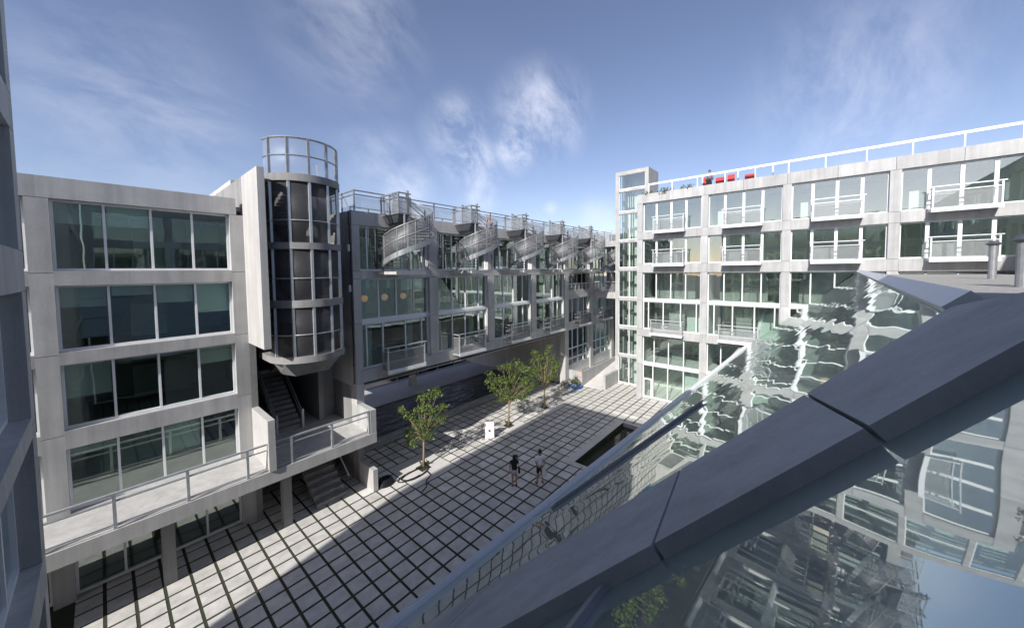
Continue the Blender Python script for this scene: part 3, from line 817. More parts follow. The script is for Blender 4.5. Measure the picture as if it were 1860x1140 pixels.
# ramp between the plinth and the lift tower
m = MB(); m.hexa([(21.4, .1, -.05), (35, .1, -.05), (35, 2.9, -.05), (21.4, 2.9, -.05)], [(21.4, .1, .03), (35, .1, 1.95), (35, 2.9, 1.95), (21.4, 2.9, .03)])
m.build('ramp', PAVE_P, kind='structure')
tag(MB().box(21.6, 25.6, -.22, .1, 0, 1.85).build('ramp_wall', CONC, O=(23.6, 0, 0)), 'low concrete wall beside the ramp, next to the lift tower', 'wall')
O = (21.3, 2.75, 1.6)
pn = thing('paper_notice', 'brown paper notice taped over the end of the plinth wall', 'notice', O)
MB().box(20.94, 20.99, 2.92, 3.5, 1.3, 2.1).hexa([(20.94, 2.92, 2.06), (21.4, 2.92, 2.06), (21.4, 3.5, 2.06), (20.94, 3.5, 2.06)], [(20.94, 2.92, 2.09), (21.4, 2.92, 2.09), (21.4, 3.5, 2.09), (20.94, 3.5, 2.09)]).build('sheet', CARD, pn, O)

# link between the blocks
O = (29, 2.6, 0)
L = thing('link_bridge', 'pale concrete link bridge joining the long block to the lift tower', 'bridge', O)
for z0, z1 in ((19.45, 20.3), (11.65, 12.6)):
    MB().box(28.6, 33, .24, 4.99, z0, z1).build('deck', CONC, L, O)
    for k in range(6): MB().box(28.65, 28.74, .3+.92*k, .39+.92*k, z1, z1+1.5).build('post', GALV, L, O)
    MB().box(28.63, 28.76, .3, 4.95, z1+1.5, z1+1.6).build('rail', GALV, L, O)
    MB().box(28.69, 28.7, .3, 4.95, z1+.1, z1+1.3).build('mesh_panel', MESH_L, L, O)
MB().box(36, 36.5, -.2, 6, 0, 22).build('end_wall', ROOMD, L, O)
for z in (2.2, 7.7, 11.7, 15.6):
    MB().box(35.8, 35.99, .3, 5, z+.2, z+3.4).build('window', GLASS_A, L, O)

# ------------------------------------------------------------------ stair tower at the left
TC = (-12.55, 4.9); TR = 2.25
O = (TC[0], TC[1], 0)
ST = thing('stair_tower', 'round mesh-clad stair tower with concrete landings on the left', 'tower', O)
def arc(r, a0, a1, n, z, c=TC): return [(c[0]+r*math.cos(math.radians(a0+(a1-a0)*k/n)), c[1]+r*math.sin(math.radians(a0+(a1-a0)*k/n)), z) for k in range(n+1)]
rings = [(10.4, 10.8), (13.85, 14.3), (17.45, 17.85), (21.55, 22.0)]
for z0, z1 in rings:
    poly = arc(TR, 180, 360, 72, 0)
    pl = [(p[0], p[1]) for p in poly]+[(TC[0]+TR, 7.0), (TC[0]-TR, 7.0)]
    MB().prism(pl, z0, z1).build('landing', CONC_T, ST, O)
posts = [200, 232, 262, 292, 320, 348]
levels = [(10.8, 13.85), (14.3, 17.45), (17.85, 21.55), (22.0, 24.15)]
for i, (z0, z1) in enumerate(levels):
    pm_ = GALV if i < 3 else GALV_D
    for a in posts:
        p = arc(TR-.1, a, a, 1, 0)[0]
        MB().box(p[0]-.07, p[0]+.07, p[1]-.07, p[1]+.07, z0, z1).build('post', pm_, ST, O)
    if i < 3:
        A_, B_, C_, D_ = arc(TR-.12, 182, 358, 24, z0+.05), arc(TR-.12, 182, 358, 24, z1-.05), arc(TR-.135, 182, 358, 24, z0+.05), arc(TR-.135, 182, 358, 24, z1-.05)
        MB().shell(A_, B_, C_, D_).build('mesh_screen', MESH_D, ST, O, smooth=True)
    MB().tube(arc(TR-.1, 182, 358, 24, z0+(1.35 if i < 3 else 1.1)), .045, 6).build('rail', GALV_D, ST, O)
    if i == 3:
        MB().tube(arc(TR-.1, 182, 358, 24, z1), .06, 6).build('top_rail', GALV_D, ST, O)
        MB().shell(arc(TR-.12, 182, 358, 24, z0+.05), arc(TR-.12, 182, 358, 24, z1-.05), arc(TR-.135, 182, 358, 24, z0+.05), arc(TR-.135, 182, 358, 24, z1-.05)).build('mesh_screen', mesh_mat('sheer_mesh', (0.5, 0.52, 0.54), 0.12), ST, O, smooth=True)
MB().hexa([(-13.6, 4.0, 9.4), (-11.6, 4.0, 9.4), (-11.6, 7, 9.0), (-13.6, 7, 9.0)], [(-14.4, 3.4, 10.4), (-11.0, 3.4, 10.4), (-11.0, 7, 10.4), (-14.4, 7, 10.4)]).build('landing_corbel', CONC_T, ST, O)
# flights between half landings (front) and floor landings (behind)
fl = [(4.35, 8.3), (8.3, 10.8), (10.8, 12.2), (12.2, 14.3), (14.3, 16.1), (16.1, 17.85), (17.85, 20.0), (20.0, 22.0)]
def flight(x0, x1, ya, za, yb, zb, n=10):
    m = MB()
    for k in range(n):
        f0, f1 = k/n, (k+1)/n
        y_0, y_1 = ya+(yb-ya)*f0, ya+(yb-ya)*f1
        zt = za+(zb-za)*f1
        m.box(x0, x1, y_0, y_1, zt-.38, zt)
    return m
flight(-13.6, -12.0, 8.3, 4.35, 14, 8.3, 14).build('stair_flight', CONC_T, ST, O)
for x in (-13.65, -11.95):
    MB().beam((x, 8.3, 5.6), (x, 14, 9.55), .06, .08).beam((x, 8.3, 5.1), (x, 14, 9.05), .04, .05).build('stair_rail', GALV, ST, O)
    MB().box(x-.07, x+.07, 8.1, 8.24, 4.35, 5.75).build('newel_post', GALV, ST, O)
for (za, zb, xx) in ((8.3, 10.8, (-12.9, -11.4)), (12.2, 14.3, (-12.9, -11.4)), (16.1, 17.85, (-12.9, -11.4)), (20.2, 22.0, (-12.9, -11.4))):
    flight(xx[0], xx[1], 12, za, 7.0, zb).build('stair_flight', CONC_T, ST, O)
for (za, zb, xx) in ((10.8, 12.2, (-14.6, -13.1)), (14.3, 16.1, (-14.6, -13.1)), (17.85, 20.2, (-14.6, -13.1))):
    flight(xx[0], xx[1], 7.0, za, 12, zb).build('stair_flight', CONC_T, ST, O)
MB().beam((-11.3, 5.4, 22.1), (-10.7, 7.2, 23.9), .1, .14).build('stair_rail', GALV, ST, O)
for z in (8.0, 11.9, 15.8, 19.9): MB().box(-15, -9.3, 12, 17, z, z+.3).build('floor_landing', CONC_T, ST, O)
MB().box(-15.52, -15.16, 2.9, 6.19, 4.36, 7.4).box(-15.52, -15.16, 2.9, 6.19, 11.6, 22).build('added_shade_fin', CONC_D, ST, O)  # fin added out of view to shade tower and walkway; gap passes sun
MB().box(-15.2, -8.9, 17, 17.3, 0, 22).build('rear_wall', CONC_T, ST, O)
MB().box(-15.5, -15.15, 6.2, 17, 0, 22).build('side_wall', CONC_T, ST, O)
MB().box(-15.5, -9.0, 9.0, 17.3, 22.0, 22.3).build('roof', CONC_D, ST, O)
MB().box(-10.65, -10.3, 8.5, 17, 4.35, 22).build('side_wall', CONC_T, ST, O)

# block D: the concrete wing left of the stair tower
O = (-24, 6.2, 0)
D = thing('apartment_building', 'concrete wing left of the round stair tower, beyond the walkway', 'building', O)
fd = Fac(lambda a, d: (a, 6.2+d), D, O)
colsD = [(-38, -37.3), (-31, -30.3), (-23.6, -22.9), (-16.2, -15.5)]
for a0, a1 in colsD: fd.column(a0, a1, [0, 4.3, 8.3, 12.2, 16.1, 19.6], d1=.8, mat=CONC)
for k in range(3):
    b0, b1 = colsD[k][1], colsD[k+1][0]; w = b1-b0
    for z0, z1 in ((3.7, 4.4), (7.6, 8.5), (11.7, 12.3), (15.5, 16.2)): fd.part('spandrel', CONC, (b0, b1, 0, .8, z0, z1))
    fd.part('parapet', CONC, (b0-.35, b1+.35, 0, .7, 19.61, 20.6))
    for z0, z1 in ((.1, 3.7), (4.4, 7.6), (8.5, 11.7), (12.3, 15.5), (16.2, 19.6)):
        fd.window(b0, b1, z0, z1, [b0+w*.25, b0+w*.5, b0+w*.75], GLASS_A, panes=False)
fd.part('rear_wall', PLAST, (-38, -15.5, 7, 7.3, 0, 20))
for z in (-.1, 3.9, 7.9, 11.9, 15.7): fd.part('floor_slab', ROOMF, (-38, -15.5, .82, 7, z, z+.2))
for k in range(3):
    b0, b1 = colsD[k][1], colsD[k+1][0]; w = b1-b0
    fd.part('partition', PLAST, (b0-.5, b0-.2, .82, 7, 0, 19.6))
    for z0, z1 in ((.1, 3.7), (4.4, 7.6), (8.5, 11.7), (12.3, 15.5), (16.2, 19.6)):
        for q in range(4):
            if rng.random() < .72: fd.part('roller_blind', rng.choice((BLIND, PLAST)), (b0+w*.25*q+.1, b0+w*.25*(q+1)-.1, .62, .65, z1-rng.choice((.6, 1.1, 1.8, 2.6)), z1-.02))
        fd.part('cupboard', rng.choice((ROOMG, MINT, BARK)), (b0+w*rng.uniform(.1, .5), b0+w*rng.uniform(.6, .9), 4.5, 5.2, z0-.1, z0+1.9))
fd.part('roof', CONC_D, (-38, -15.5, .7, 11, 19.9, 20.2))
fd.part('outer_wall', CONC_D, (-38, -15.5, 11, 11.3, 0, 20.6))

# walkway in front of the stair tower
O = (-9, 3, 0)
W = thing('walkway', 'raised concrete walkway with steel handrails below the stair tower', 'walkway', O)
MB().box(-30, -8.84, 3.0, 6.15, 3.62, 4.35).build('deck', CONC_D, W, O)
MB().box(-15.1, -9.3, 6.16, 17, 3.7, 4.34).build('deck', CONC_D, W, O)
MB().box(-9.25, -8.84, 3.02, 6.2, 4.352, 6.05).build('end_wall', CONC, W, O)
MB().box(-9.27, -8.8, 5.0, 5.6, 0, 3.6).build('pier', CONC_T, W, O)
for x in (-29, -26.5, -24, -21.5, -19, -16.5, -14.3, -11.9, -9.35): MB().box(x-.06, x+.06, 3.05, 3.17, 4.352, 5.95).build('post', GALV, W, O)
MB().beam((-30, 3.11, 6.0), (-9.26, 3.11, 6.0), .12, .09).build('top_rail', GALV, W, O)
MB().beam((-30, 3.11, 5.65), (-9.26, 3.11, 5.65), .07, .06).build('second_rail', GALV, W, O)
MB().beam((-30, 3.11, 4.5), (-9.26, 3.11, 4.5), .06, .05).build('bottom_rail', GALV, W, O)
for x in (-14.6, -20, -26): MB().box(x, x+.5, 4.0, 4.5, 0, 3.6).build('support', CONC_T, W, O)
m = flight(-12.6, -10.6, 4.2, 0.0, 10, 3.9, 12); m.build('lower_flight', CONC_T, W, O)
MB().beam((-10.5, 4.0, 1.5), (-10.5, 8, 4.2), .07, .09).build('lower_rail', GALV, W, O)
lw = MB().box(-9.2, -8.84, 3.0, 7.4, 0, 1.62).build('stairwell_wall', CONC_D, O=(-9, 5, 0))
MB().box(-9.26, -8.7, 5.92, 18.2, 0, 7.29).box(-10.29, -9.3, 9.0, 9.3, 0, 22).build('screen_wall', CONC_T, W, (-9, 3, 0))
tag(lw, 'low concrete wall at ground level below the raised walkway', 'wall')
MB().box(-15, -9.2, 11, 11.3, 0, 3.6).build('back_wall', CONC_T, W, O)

# ------------------------------------------------------------------ block C behind the camera and block E at the right-hand side
XC = -22.75
O = (XC, -18, 0)
Cb = thing('apartment_building', 'concrete block along the near left side of the courtyard', 'building', O)
fc = Fac(lambda a, d: (XC-d, a), Cb, O)
colsC = [(-5.4-7.2*i-.7, -5.4-7.2*i) for i in range(5)][::-1]
for a0, a1 in colsC: fc.column(a0, a1, ZB, d1=.8)
for k in range(4):
    b0, b1 = colsC[k][1], colsC[k+1][0]; w = b1-b0
    for z0, z1 in ((3.9, 4.4), (7.76, 8.64), (11.9, 12.4), (15.59, 16.61), (19.6, 20.53)): fc.part('spandrel', CONC, (b0, b1, 0, .8, z0, z1))
    fc.part('parapet', CONC, (b0-.7, b1, 0, .7, 24.0, 25.6))
    for z0, z1 in ((.1, 3.9), (4.4, 7.76), (8.64, 11.9), (12.4, 15.59), (16.61, 19.6), (20.53, 23.98)):
        fc.window(b0, b1, z0, z1, [b0+w*.25, b0+w*.5, b0+w*.75], GLASS_B, panes=False)
fc.part('parapet', CONC, (-6.1, -5.4, 0, .7, 24.0, 25.6))
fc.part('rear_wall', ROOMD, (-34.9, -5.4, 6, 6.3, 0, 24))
for z in (-.1, 4.0, 7.9, 12.0, 15.7, 19.7): fc.part('floor_slab', ROOMF, (-34.9, -5.4, .82, 6, z, z+.2))
fc.part('roof', CONC_D, (-34.9, -5.4, .7, 22, 24.2, 24.5))
fc.part('outer_wall', CONC, (-34.9, -5.4, 22, 22.3, 0, 25.6))
fc.part('side_wall', CONC, (-5.8, -5.4, .82, 22, 0, 25.6))

YE = -34
O = (0, YE, 0)
E_ = thing('apartment_building', 'concrete block with glazed bays behind the sloping glass roof', 'building', O)
fe = Fac(lambda a, d: (a, YE-d), E_, O)
colsE = [(-22.6+7.2*i, -21.9+7.2*i) for i in range(7)]
for a0, a1 in colsE: fe.column(a0, a1, [0, 7.76, 12.2, 15.6, 19.6, 24], d1=.8)
for k in range(6):
    b0, b1 = colsE[k][1], colsE[k+1][0]; w = b1-b0
    for z0, z1 in ((12.0, 12.4), (15.59, 16.61), (19.6, 20.53)): fe.part('spandrel', CONC, (b0, b1, 0, .8, z0, z1))
    fe.part('parapet', CONC, (b0-.7, b1, 0, .7, 24.0, 25.0))
    for z0, z1 in ((12.4, 15.59), (16.61, 19.6), (20.53, 24)):
        fe.window(b0, b1, z0, z1, [b0+w*.25, b0+w*.5, b0+w*.75], GLASS_A, panes=False)
    fe.part('base_wall', CONC, (b0, b1, .1, .8, 0, 12.0))
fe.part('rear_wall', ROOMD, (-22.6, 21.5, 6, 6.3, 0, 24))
for z in (11.9, 15.8, 19.8): fe.part('floor_slab', ROOMF, (-22.6, 21.5, .82, 6, z, z+.2))
fe.part('roof', CONC_D, (-22.6, 21.5, .7, 9, 24.2, 24.4))

# sloping glass roof with its steel edge
LD = Vector((23.33, -1.16, 0)).normalized()
L0 = Vector((-9.86, -14.64, 8.3))
UP = (Vector((-17.1, -20.0, 13.7))-L0); UP -= LD*UP.dot(LD); SL = UP.length; UP.normalize()
NRM = LD.cross(UP)
if NRM.z < 0: NRM = -NRM
O = (0, -16, 0)
G = thing('glass_roof', 'sloping greenish glass roof with rippled reflections, lower right corner', 'glass roof', O)
def gp(a, u, n=0): return L0+LD*a+UP*u+NRM*n
a_hi, UT = 31.6, 10.5
def verge(u): return -7.45+(u-7.4)*.34        # the raking edge between the concrete coping and the glass
cols_ = [None, -3.2, 1.2, 5.6, 10.0, 14.4, 18.8, 23.2, 27.6, a_hi]
rows_ = [.12, 5.3, UT]
for i in range(len(cols_)-1):
    for k in range(2):
        u0, u1 = rows_[k]+.015, rows_[k+1]-.015
        l0 = verge(u0)-.25 if i == 0 else cols_[i]+.012
        l1 = verge(u1)-.25 if i == 0 else cols_[i]+.012
        h = cols_[i+1]-.012
        q = [gp(l0, u0), gp(h, u0), gp(h, u1), gp(l1, u1)]
        tl = NRM*rng.uniform(-.006, .006)
        q = [p+tl*s_ for p, s_ in zip(q, (1, -1, 1, -1))]
        MB().hexa([p-NRM*.05 for p in q], q).build('glass_pane', SLOPE, G, O)
MB().beam(gp(verge(0), -.02, .02), gp(a_hi, -.02, .02), .2, .2, NRM).build('edge_frame', ALU, G, O)
MB().beam(gp(verge(0), -.2, .02), gp(a_hi, -.2, .02), .08, .28, NRM).build('edge_trim', ALU, G, O)
MB().beam(gp(verge(UT), UT+.1, .03), gp(a_hi, UT+.1, .03), .22, .2, NRM).build('ridge_cap', ALU, G, O)
MB().beam(gp(-3.9, 1.8, .03), gp(-.18, 5.45, .03), .15, .05, NRM).beam(gp(-3.85, 1.92, .06), gp(-.2, 5.55, .06), .05, .05, NRM).build('slanted_bar', GREYSTEEL, G, O)  # slanted steel bar on the glass, standing in for a dark band
for c in cols_[1:-1]: MB().beam(gp(c, .1, -.14), gp(c, UT, -.14), .08, .16, NRM).build('rafter', STEEL, G, O)
MB().box(-17.5, 21.7, -17.2, -16.9, 0, 7.59).build('front_wall', CONC_D, G, O)
MB().box(-17.5, 21.7, -17.2, -15.2, 7.6, 7.75).build('eaves_slab', CONC_D, G, O)
# raking concrete coping beside the glass, and the flat roof behind the ridge
RO = (-18, -20, 13)
RD = thing('concrete_rib', 'sloping grey concrete rib with dark joints beside the glass in the lower right corner', 'rib', RO)
def cp(a, u, n=.1): return gp(a, u, n)
cuts = [-.4, 2.4, 5.2, 8.02, 9.4, UT+.2]
for u0, u1 in zip(cuts[:-1], cuts[1:]):
    e0, e1 = u0+.014, u1-.014
    sk = .5
    q = [(verge(e0)-1.75, e0+sk*.7), (verge(e0-.15)-.02, e0-.15), (verge(e1-.15)-.02, e1-.15), (verge(e1)-1.75, e1+sk*.7)]
    MB().hexa([cp(a, u, -.25) for a, u in q], [cp(a, u, .1) for a, u in q]).build('coping_slab', CONC, RD, RO)
    q = [(verge(e0-.15)-.02, e0-.15), (verge(e0-.15)+.05, e0-.18), (verge(e1-.15)+.05, e1-.18), (verge(e1-.15)-.02, e1-.15)]
    MB().hexa([cp(a, u, -.1) for a, u in q], [cp(a, u, .075) for a, u in q]).build('edge_strip', GREYSTEEL, RD, RO)
RIB = 1.75
def rib(u): return verge(u)-RIB
for k, (u0, u1) in enumerate(((.12, 2.9), (2.93, 5.3), (5.33, 7.9), (7.93, UT))):
    for c0, c1 in ((-13.25, -11.3), (-11.28, None)):
        h0, h1 = (c1, c1) if c1 else (rib(u0)+.2, rib(u1)+.2)
        if k < 1 and c1: continue
        q = [gp(c0, u0), gp(h0, u0), gp(h1, u1), gp(c0, u1)]
        MB().hexa([p-NRM*.05 for p in q], q).build('glass_pane', SLOPE, G, O)
for u in (2.915, 5.315, 7.915): MB().beam(gp(-13.25, u, .0), gp(rib(u)+.1, u, .0), .07, .09, NRM).build('glazing_bar', GREYSTEEL, G, O)
MB().beam(gp(-11.29, .1, 0), gp(-11.29, UT, 0), .07, .1, NRM).build('glazing_bar', GREYSTEEL, G, O)
MB().beam(gp(-13.25, -.02, .02), gp(rib(0), -.02, .02), .2, .2, NRM).build('edge_frame', ALU, G, O)
rp = gp(0, UT+.22)
FR = thing('flat_roof', 'flat gravel roof behind the ridge of the sloping glass', 'roof', (0, -28, 15))
ra, rb_ = gp(-13.25, UT+.3), gp(a_hi, UT+.3)
MB().prism([(ra.x, ra.y), (rb_.x, rb_.y), (21.8, -33.9), (ra.x, -33.9)], 14.9, 15.32).build('deck', GRAVEL, FR, (0, -28, 15))
MB().box(ra.x+.01, ra.x+.4, -33.9, ra.y-.05, 0, 14.9).build('flank_wall', CONC_D, FR, (0, -28, 15))
MB().prism([(ra.x, ra.y), (ra.x, -33.9), (ra.x+.5, -33.9), (ra.x+.5, ra.y)], 15.325, 15.75).build('parapet', CONC_D, FR, (0, -28, 15))
for k, (x, y, h) in enumerate(((-4, -25.6, 1.3), (-3.2, -25.9, .8), (6.5, -27.5, 1.6))):
    O = (x, y, 15.32)
    vp = thing('vent_pipe', ('taller grey vent pipe of the pair behind the glass ridge', 'shorter grey vent pipe of the pair behind the glass ridge', 'lone grey vent pipe farther along behind the glass ridge')[k], 'vent', O, 'vent pipes on the flat roof')
    MB().tube([(x, y, 15.3), (x, y, 15.32+h)], .14, 14).build('pipe', GALV_D, vp, O)
    MB().tube([(x, y, 15.32+h), (x, y, 15.4+h), (x, y, 15.54+h)], .2, 14, taper=[.15, .26, .1]).build('cowl', STEEL, vp, O)

# ------------------------------------------------------------------ trees
def tree(base, ppu, bpx, clumps, trunk_top, label, leafm, nl, ls):
    O = (base[0], base[1], 0)
    t = thing('courtyard_tree', label, 'tree', O, 'young trees in the paving')
    rr_ = Vector((rt0.x, rt0.y, 0)); ff = Vector((math.sin(yaw), math.cos(yaw), 0))
    B0 = Vector(O)
    def pt(px, py, f): return B0+rr_*((px-bpx[0])/ppu)+ff*f+Vector((0, 0, (bpx[1]-py)/ppu))
    tt = pt(trunk_top[0], trunk_top[1], 0)
    w = MB()
    w.tube([B0+Vector((0, 0, -.05)), B0.lerp(tt, .5)+Vector((.02, .01, 0)), tt], .1, 7, taper=[.12, .085, .07])
    lv = MB()
    for (px, py, r, f) in clumps:
        c = pt(px, py, f*r*1.3)
        mid = tt.lerp(c, .5)+Vector((rng.uniform(-.1, .1), rng.uniform(-.1, .1), .12))
        w.tube([tt-Vector((0, 0, rng.uniform(0, .5))), mid, c], .03, 5, taper=[.05, .032, .012])
        for k in range(5):
            e = c+Vector((rng.gauss(0, 1), rng.gauss(0, 1), rng.gauss(0, 1)))*r*.55
            w.tube([mid.lerp(c, .6), e], .01, 4, taper=[.014, .006])
        for k in range(int(nl*1.35*r)):
            p = c+Vector((rng.gauss(0, .5), rng.gauss(0, .5), rng.gauss(0, .42)))*r
            d = Vector((rng.uniform(-1, 1), rng.uniform(-1, 1), rng.uniform(-1.0, .45))).normalized()
            s_ = d.cross(Vector((rng.uniform(-1, 1), rng.uniform(-1, 1), rng.uniform(-.3, 1)))).normalized()
            L_ = ls*rng.uniform(.5, 1.15); ww = L_*.26
            i = len(lv.v)
            lv.v += [tuple(p), tuple(p+d*L_*.5+s_*ww), tuple(p+d*L_+Vector((0, 0, -.04))), tuple(p+d*L_*.5-s_*ww)]
            lv.f.append((i, i+1, i+2, i+3))
    w.build('trunk', BARK, t, O, smooth=True)
    lv.build('crown', leafm, t, O)
    return t
tree(trees[0], 21.8, (770, 848), [(798, 710, .42, 0), (785, 718, .5, .3), (776, 735, .5, -.4), (806, 740, .35, .5), (790, 745, .55, -.2), (762, 748, .5, .4), (743, 752, .4, -.3), (752, 765, .5, .3),
     (772, 765, .65, -.5), (790, 768, .5, .5), (806, 760, .3, 0), (762, 783, .6, .6), (780, 786, .55, -.4), (746, 782, .4, -.3), (745, 800, .38, .2), (755, 796, .4, -.5), (733, 742, .28, 0), (768, 722, .4, .2)],
     (771, 792), 'left young tree near the walkway, open crown leaning right', LEAF, 150, .24)
tree(trees[1], 17.3, (924, 772), [(905, 690, .55, .2), (893, 678, .35, 0), (897, 702, .45, -.3), (915, 668, .45, .3), (926, 664, .5, -.2), (940, 662, .5, .3), (952, 668, .45, -.3), (966, 680, .4, .2), (955, 690, .6, 0),
     (935, 680, .7, .5), (920, 688, .7, -.5), (940, 702, .7, .4), (922, 708, .7, -.2), (905, 712, .5, .3), (958, 708, .55, -.3), (930, 722, .6, .2), (946, 719, .5, -.4), (912, 722, .4, 0), (968, 697, .35, 0), (889, 690, .3, .2)],
     (925, 728), 'middle young tree behind the white sandwich board, widest leafiest crown', LEAF, 175, .25)
tree(trees[2], 15.4, (989, 739), [(998, 630, .35, 0), (996, 640, .4, .3), (972, 638, .45, 0), (980, 648, .5, -.3), (990, 655, .55, .4), (1003, 652, .5, -.3), (968, 655, .4, .3), (974, 668, .6, -.2), (990, 670, .7, .4), (1006, 667, .6, -.4),
     (1013, 660, .35, .2), (980, 682, .5, .3), (997, 684, .55, -.3), (1008, 680, .4, .3), (964, 668, .35, 0), (986, 694, .4, 0)],
     (989, 702), 'far young tree by the passage wall, narrow upright crown', LEAF, 215, .22)
for ti, (tx, ty) in enumerate(trees):
    m = MB().box(tx-.47, tx+.47, ty-.47, ty+.47, -.3, -.03); m.build('tree_pit', SOIL, ground)
    plant((tx+.15, ty+.15, -.03), 9, .45, .4, ('low plant at the foot of the tree nearest the walkway', 'low plant at the foot of the middle tree', 'low plant at the foot of the far tree')[ti], 'plants at the feet of the trees', LEAF2)

# ------------------------------------------------------------------ small objects in the courtyard
def sandwich(O, rz, label, mat, w=1.05, h=1.62, marks=True, a=.15):
    t = thing('sandwich_board', label, 'sign', O, None, rz)
    b = .04
    def quad(sg, x0, x1, z0, z1, o0, o1):
        # leaning panel; y runs front (-) to back
        f = lambda z: sg*(b+(a-b)*(1-z/h))
        q = []
        for x, z, o in ((x0, z0, o0), (x1, z0, o0), (x1, z0, o1), (x0, z0, o1)): q.append((x, f(z)+sg*o, z))
        r = []
        for x, z, o in ((x0, z1, o0), (x1, z1, o0), (x1, z1, o1), (x0, z1, o1)): r.append((x, f(z)+sg*o, z))
        return MB().hexa(q, r)
    quad(-1, -w/2, w/2, .05, h, 0, .04).build('front_panel', mat, t)
    quad(1, -w/2, w/2, .05, h, 0, .04).build('rear_panel', mat, t)
    MB().box(-w/2, w/2, -.07, .07, h, h+.04).build('hinge', STEEL, t)
    if marks:
        f = lambda z: -(b+(a-b)*(1-z/h))-.045
        m = MB(); zc = .78
        pts = [(-.06, zc+.13), (.03, zc+.05), (.15, zc-.03), (.06, zc-.13), (-.05, zc-.12), (-.12, zc-.05)]
        m.hexa([(x, f(z), z) for x, z in pts], [(x, f(z)-.006, z) for x, z in pts]).build('printed_mark', DRED, t)
        m = MB()
        for x0, x1, z in ((-.4, -.2, 1.42), (-.1, .25, 1.38), (-.25, -.18, 1.12), (.08, .16, 1.14), (-.4, -.1, .38), (.0, .12, .44), (-.3, .05, .26), (.2, .38, .3)):
            m.hexa([(x, f(zz), zz) for x, zz in ((x0, z), (x1, z), (x1, z+.06), (x0, z+.06))], [(x, f(zz)-.006, zz) for x, zz in ((x0, z), (x1, z), (x1, z+.06), (x0, z+.06))])
        m.build('printed_line', GREYP, t)
    return t
sandwich((2.2, 2.35, 0), math.radians(-44), 'white sandwich board with dark red mark standing in the sun', WHITE, .86)
sandwich((6.5, 21.6, 0), math.radians(8), 'bluish white sandwich board in the shaded passage behind the pond', WHITE, .95, 1.6, marks=False, a=.5)

O = (-6.6, 3.1, 0)
hs = thing('garden_hose', 'black hose in a loose oval loop on the paving', 'hose', O)
pts = []
for k in range(60):
    t_ = k/59*6.28*1.9; r = 1+.12*math.sin(t_*.5)
    pts.append((-6.0+1.25*r*math.cos(t_)+.1*math.sin(2*t_), 2.6+.5*r*math.sin(t_), .04+.01*(k % 7)))
pts += [(-5.2, 1.6, .04), (-5.9, 1.2, .04), (-6.3, .6, .04), (-6.9, .3, .04)]
MB().tube(pts, .04, 6).build('hose_tube', BLACK, hs, O, smooth=True)
O = (-8.2, 3.3, 0)
hc = thing('hose_coil', 'dark coil of hose against the low wall by the walkway', 'hose', O)
for k in range(6):
    MB().tube([(-8.1+(.62-.03*k)*math.cos(q/24*6.283), 3.2+(.42-.02*k)*math.sin(q/24*6.283)+.03*k, .05+.07*k) for q in range(24)], .045, 6, closed=True).build('hose_loop', BLACK, hc, O, smooth=True)
O = (0, 9.4, 0)
cb = thing('drain_hose', 'brown hose lying along the pond kerb', 'hose', O)
MB().tube([(-6, 8.6, .03), (-2, 8.9, .03), (1, 9.3, .03), (3, 9.0, .03), (6, 9.2, .03), (9, 9.0, .03), (12, 9.2, .03)], .05, 6).build('hose_tube', BARK, cb, O)

O = (19.95, 3.3, 0)
tb = thing('plastic_tub', 'round blue plastic tub full of plants by the plinth wall', 'tub', O)
MB().tube([(19.95, 3.3, 0), (19.95, 3.3, .36)], .8, 20, taper=[.72, .82]).build('basin', BLUE, tb, O, smooth=False)
MB().tube([(19.95+.82*math.cos(q/24*6.283), 3.3+.82*math.sin(q/24*6.283), .36) for q in range(24)], .05, 6, closed=True).build('rim', BLUE, tb, O)
for k, (x, y, h) in enumerate(((19.8, 3.5, 1.1), (20.2, 3.2, .9), (19.6, 3.1, .8))):
    plant((x, y, .34), 9, h, .55, ('tall pale leafed plant at the back of the blue tub', 'right hand plant in the blue tub', 'low plant at the front of the blue tub')[k], 'plants in the blue tub', LEAF2, (.24, .3, CREAM))
for k, (x, y) in enumerate(((18.6, 4.6), (19.6, 4.5), (20.3, 4.2))):
    plant((x, y, 0), 10, 1.0, .5, ('potted plant left of the passage wall corner', 'potted plant at the foot of the lit column', 'potted plant between the column and the blue tub')[k], 'potted plants by the column', LEAF2, (.24, .45, CREAM))

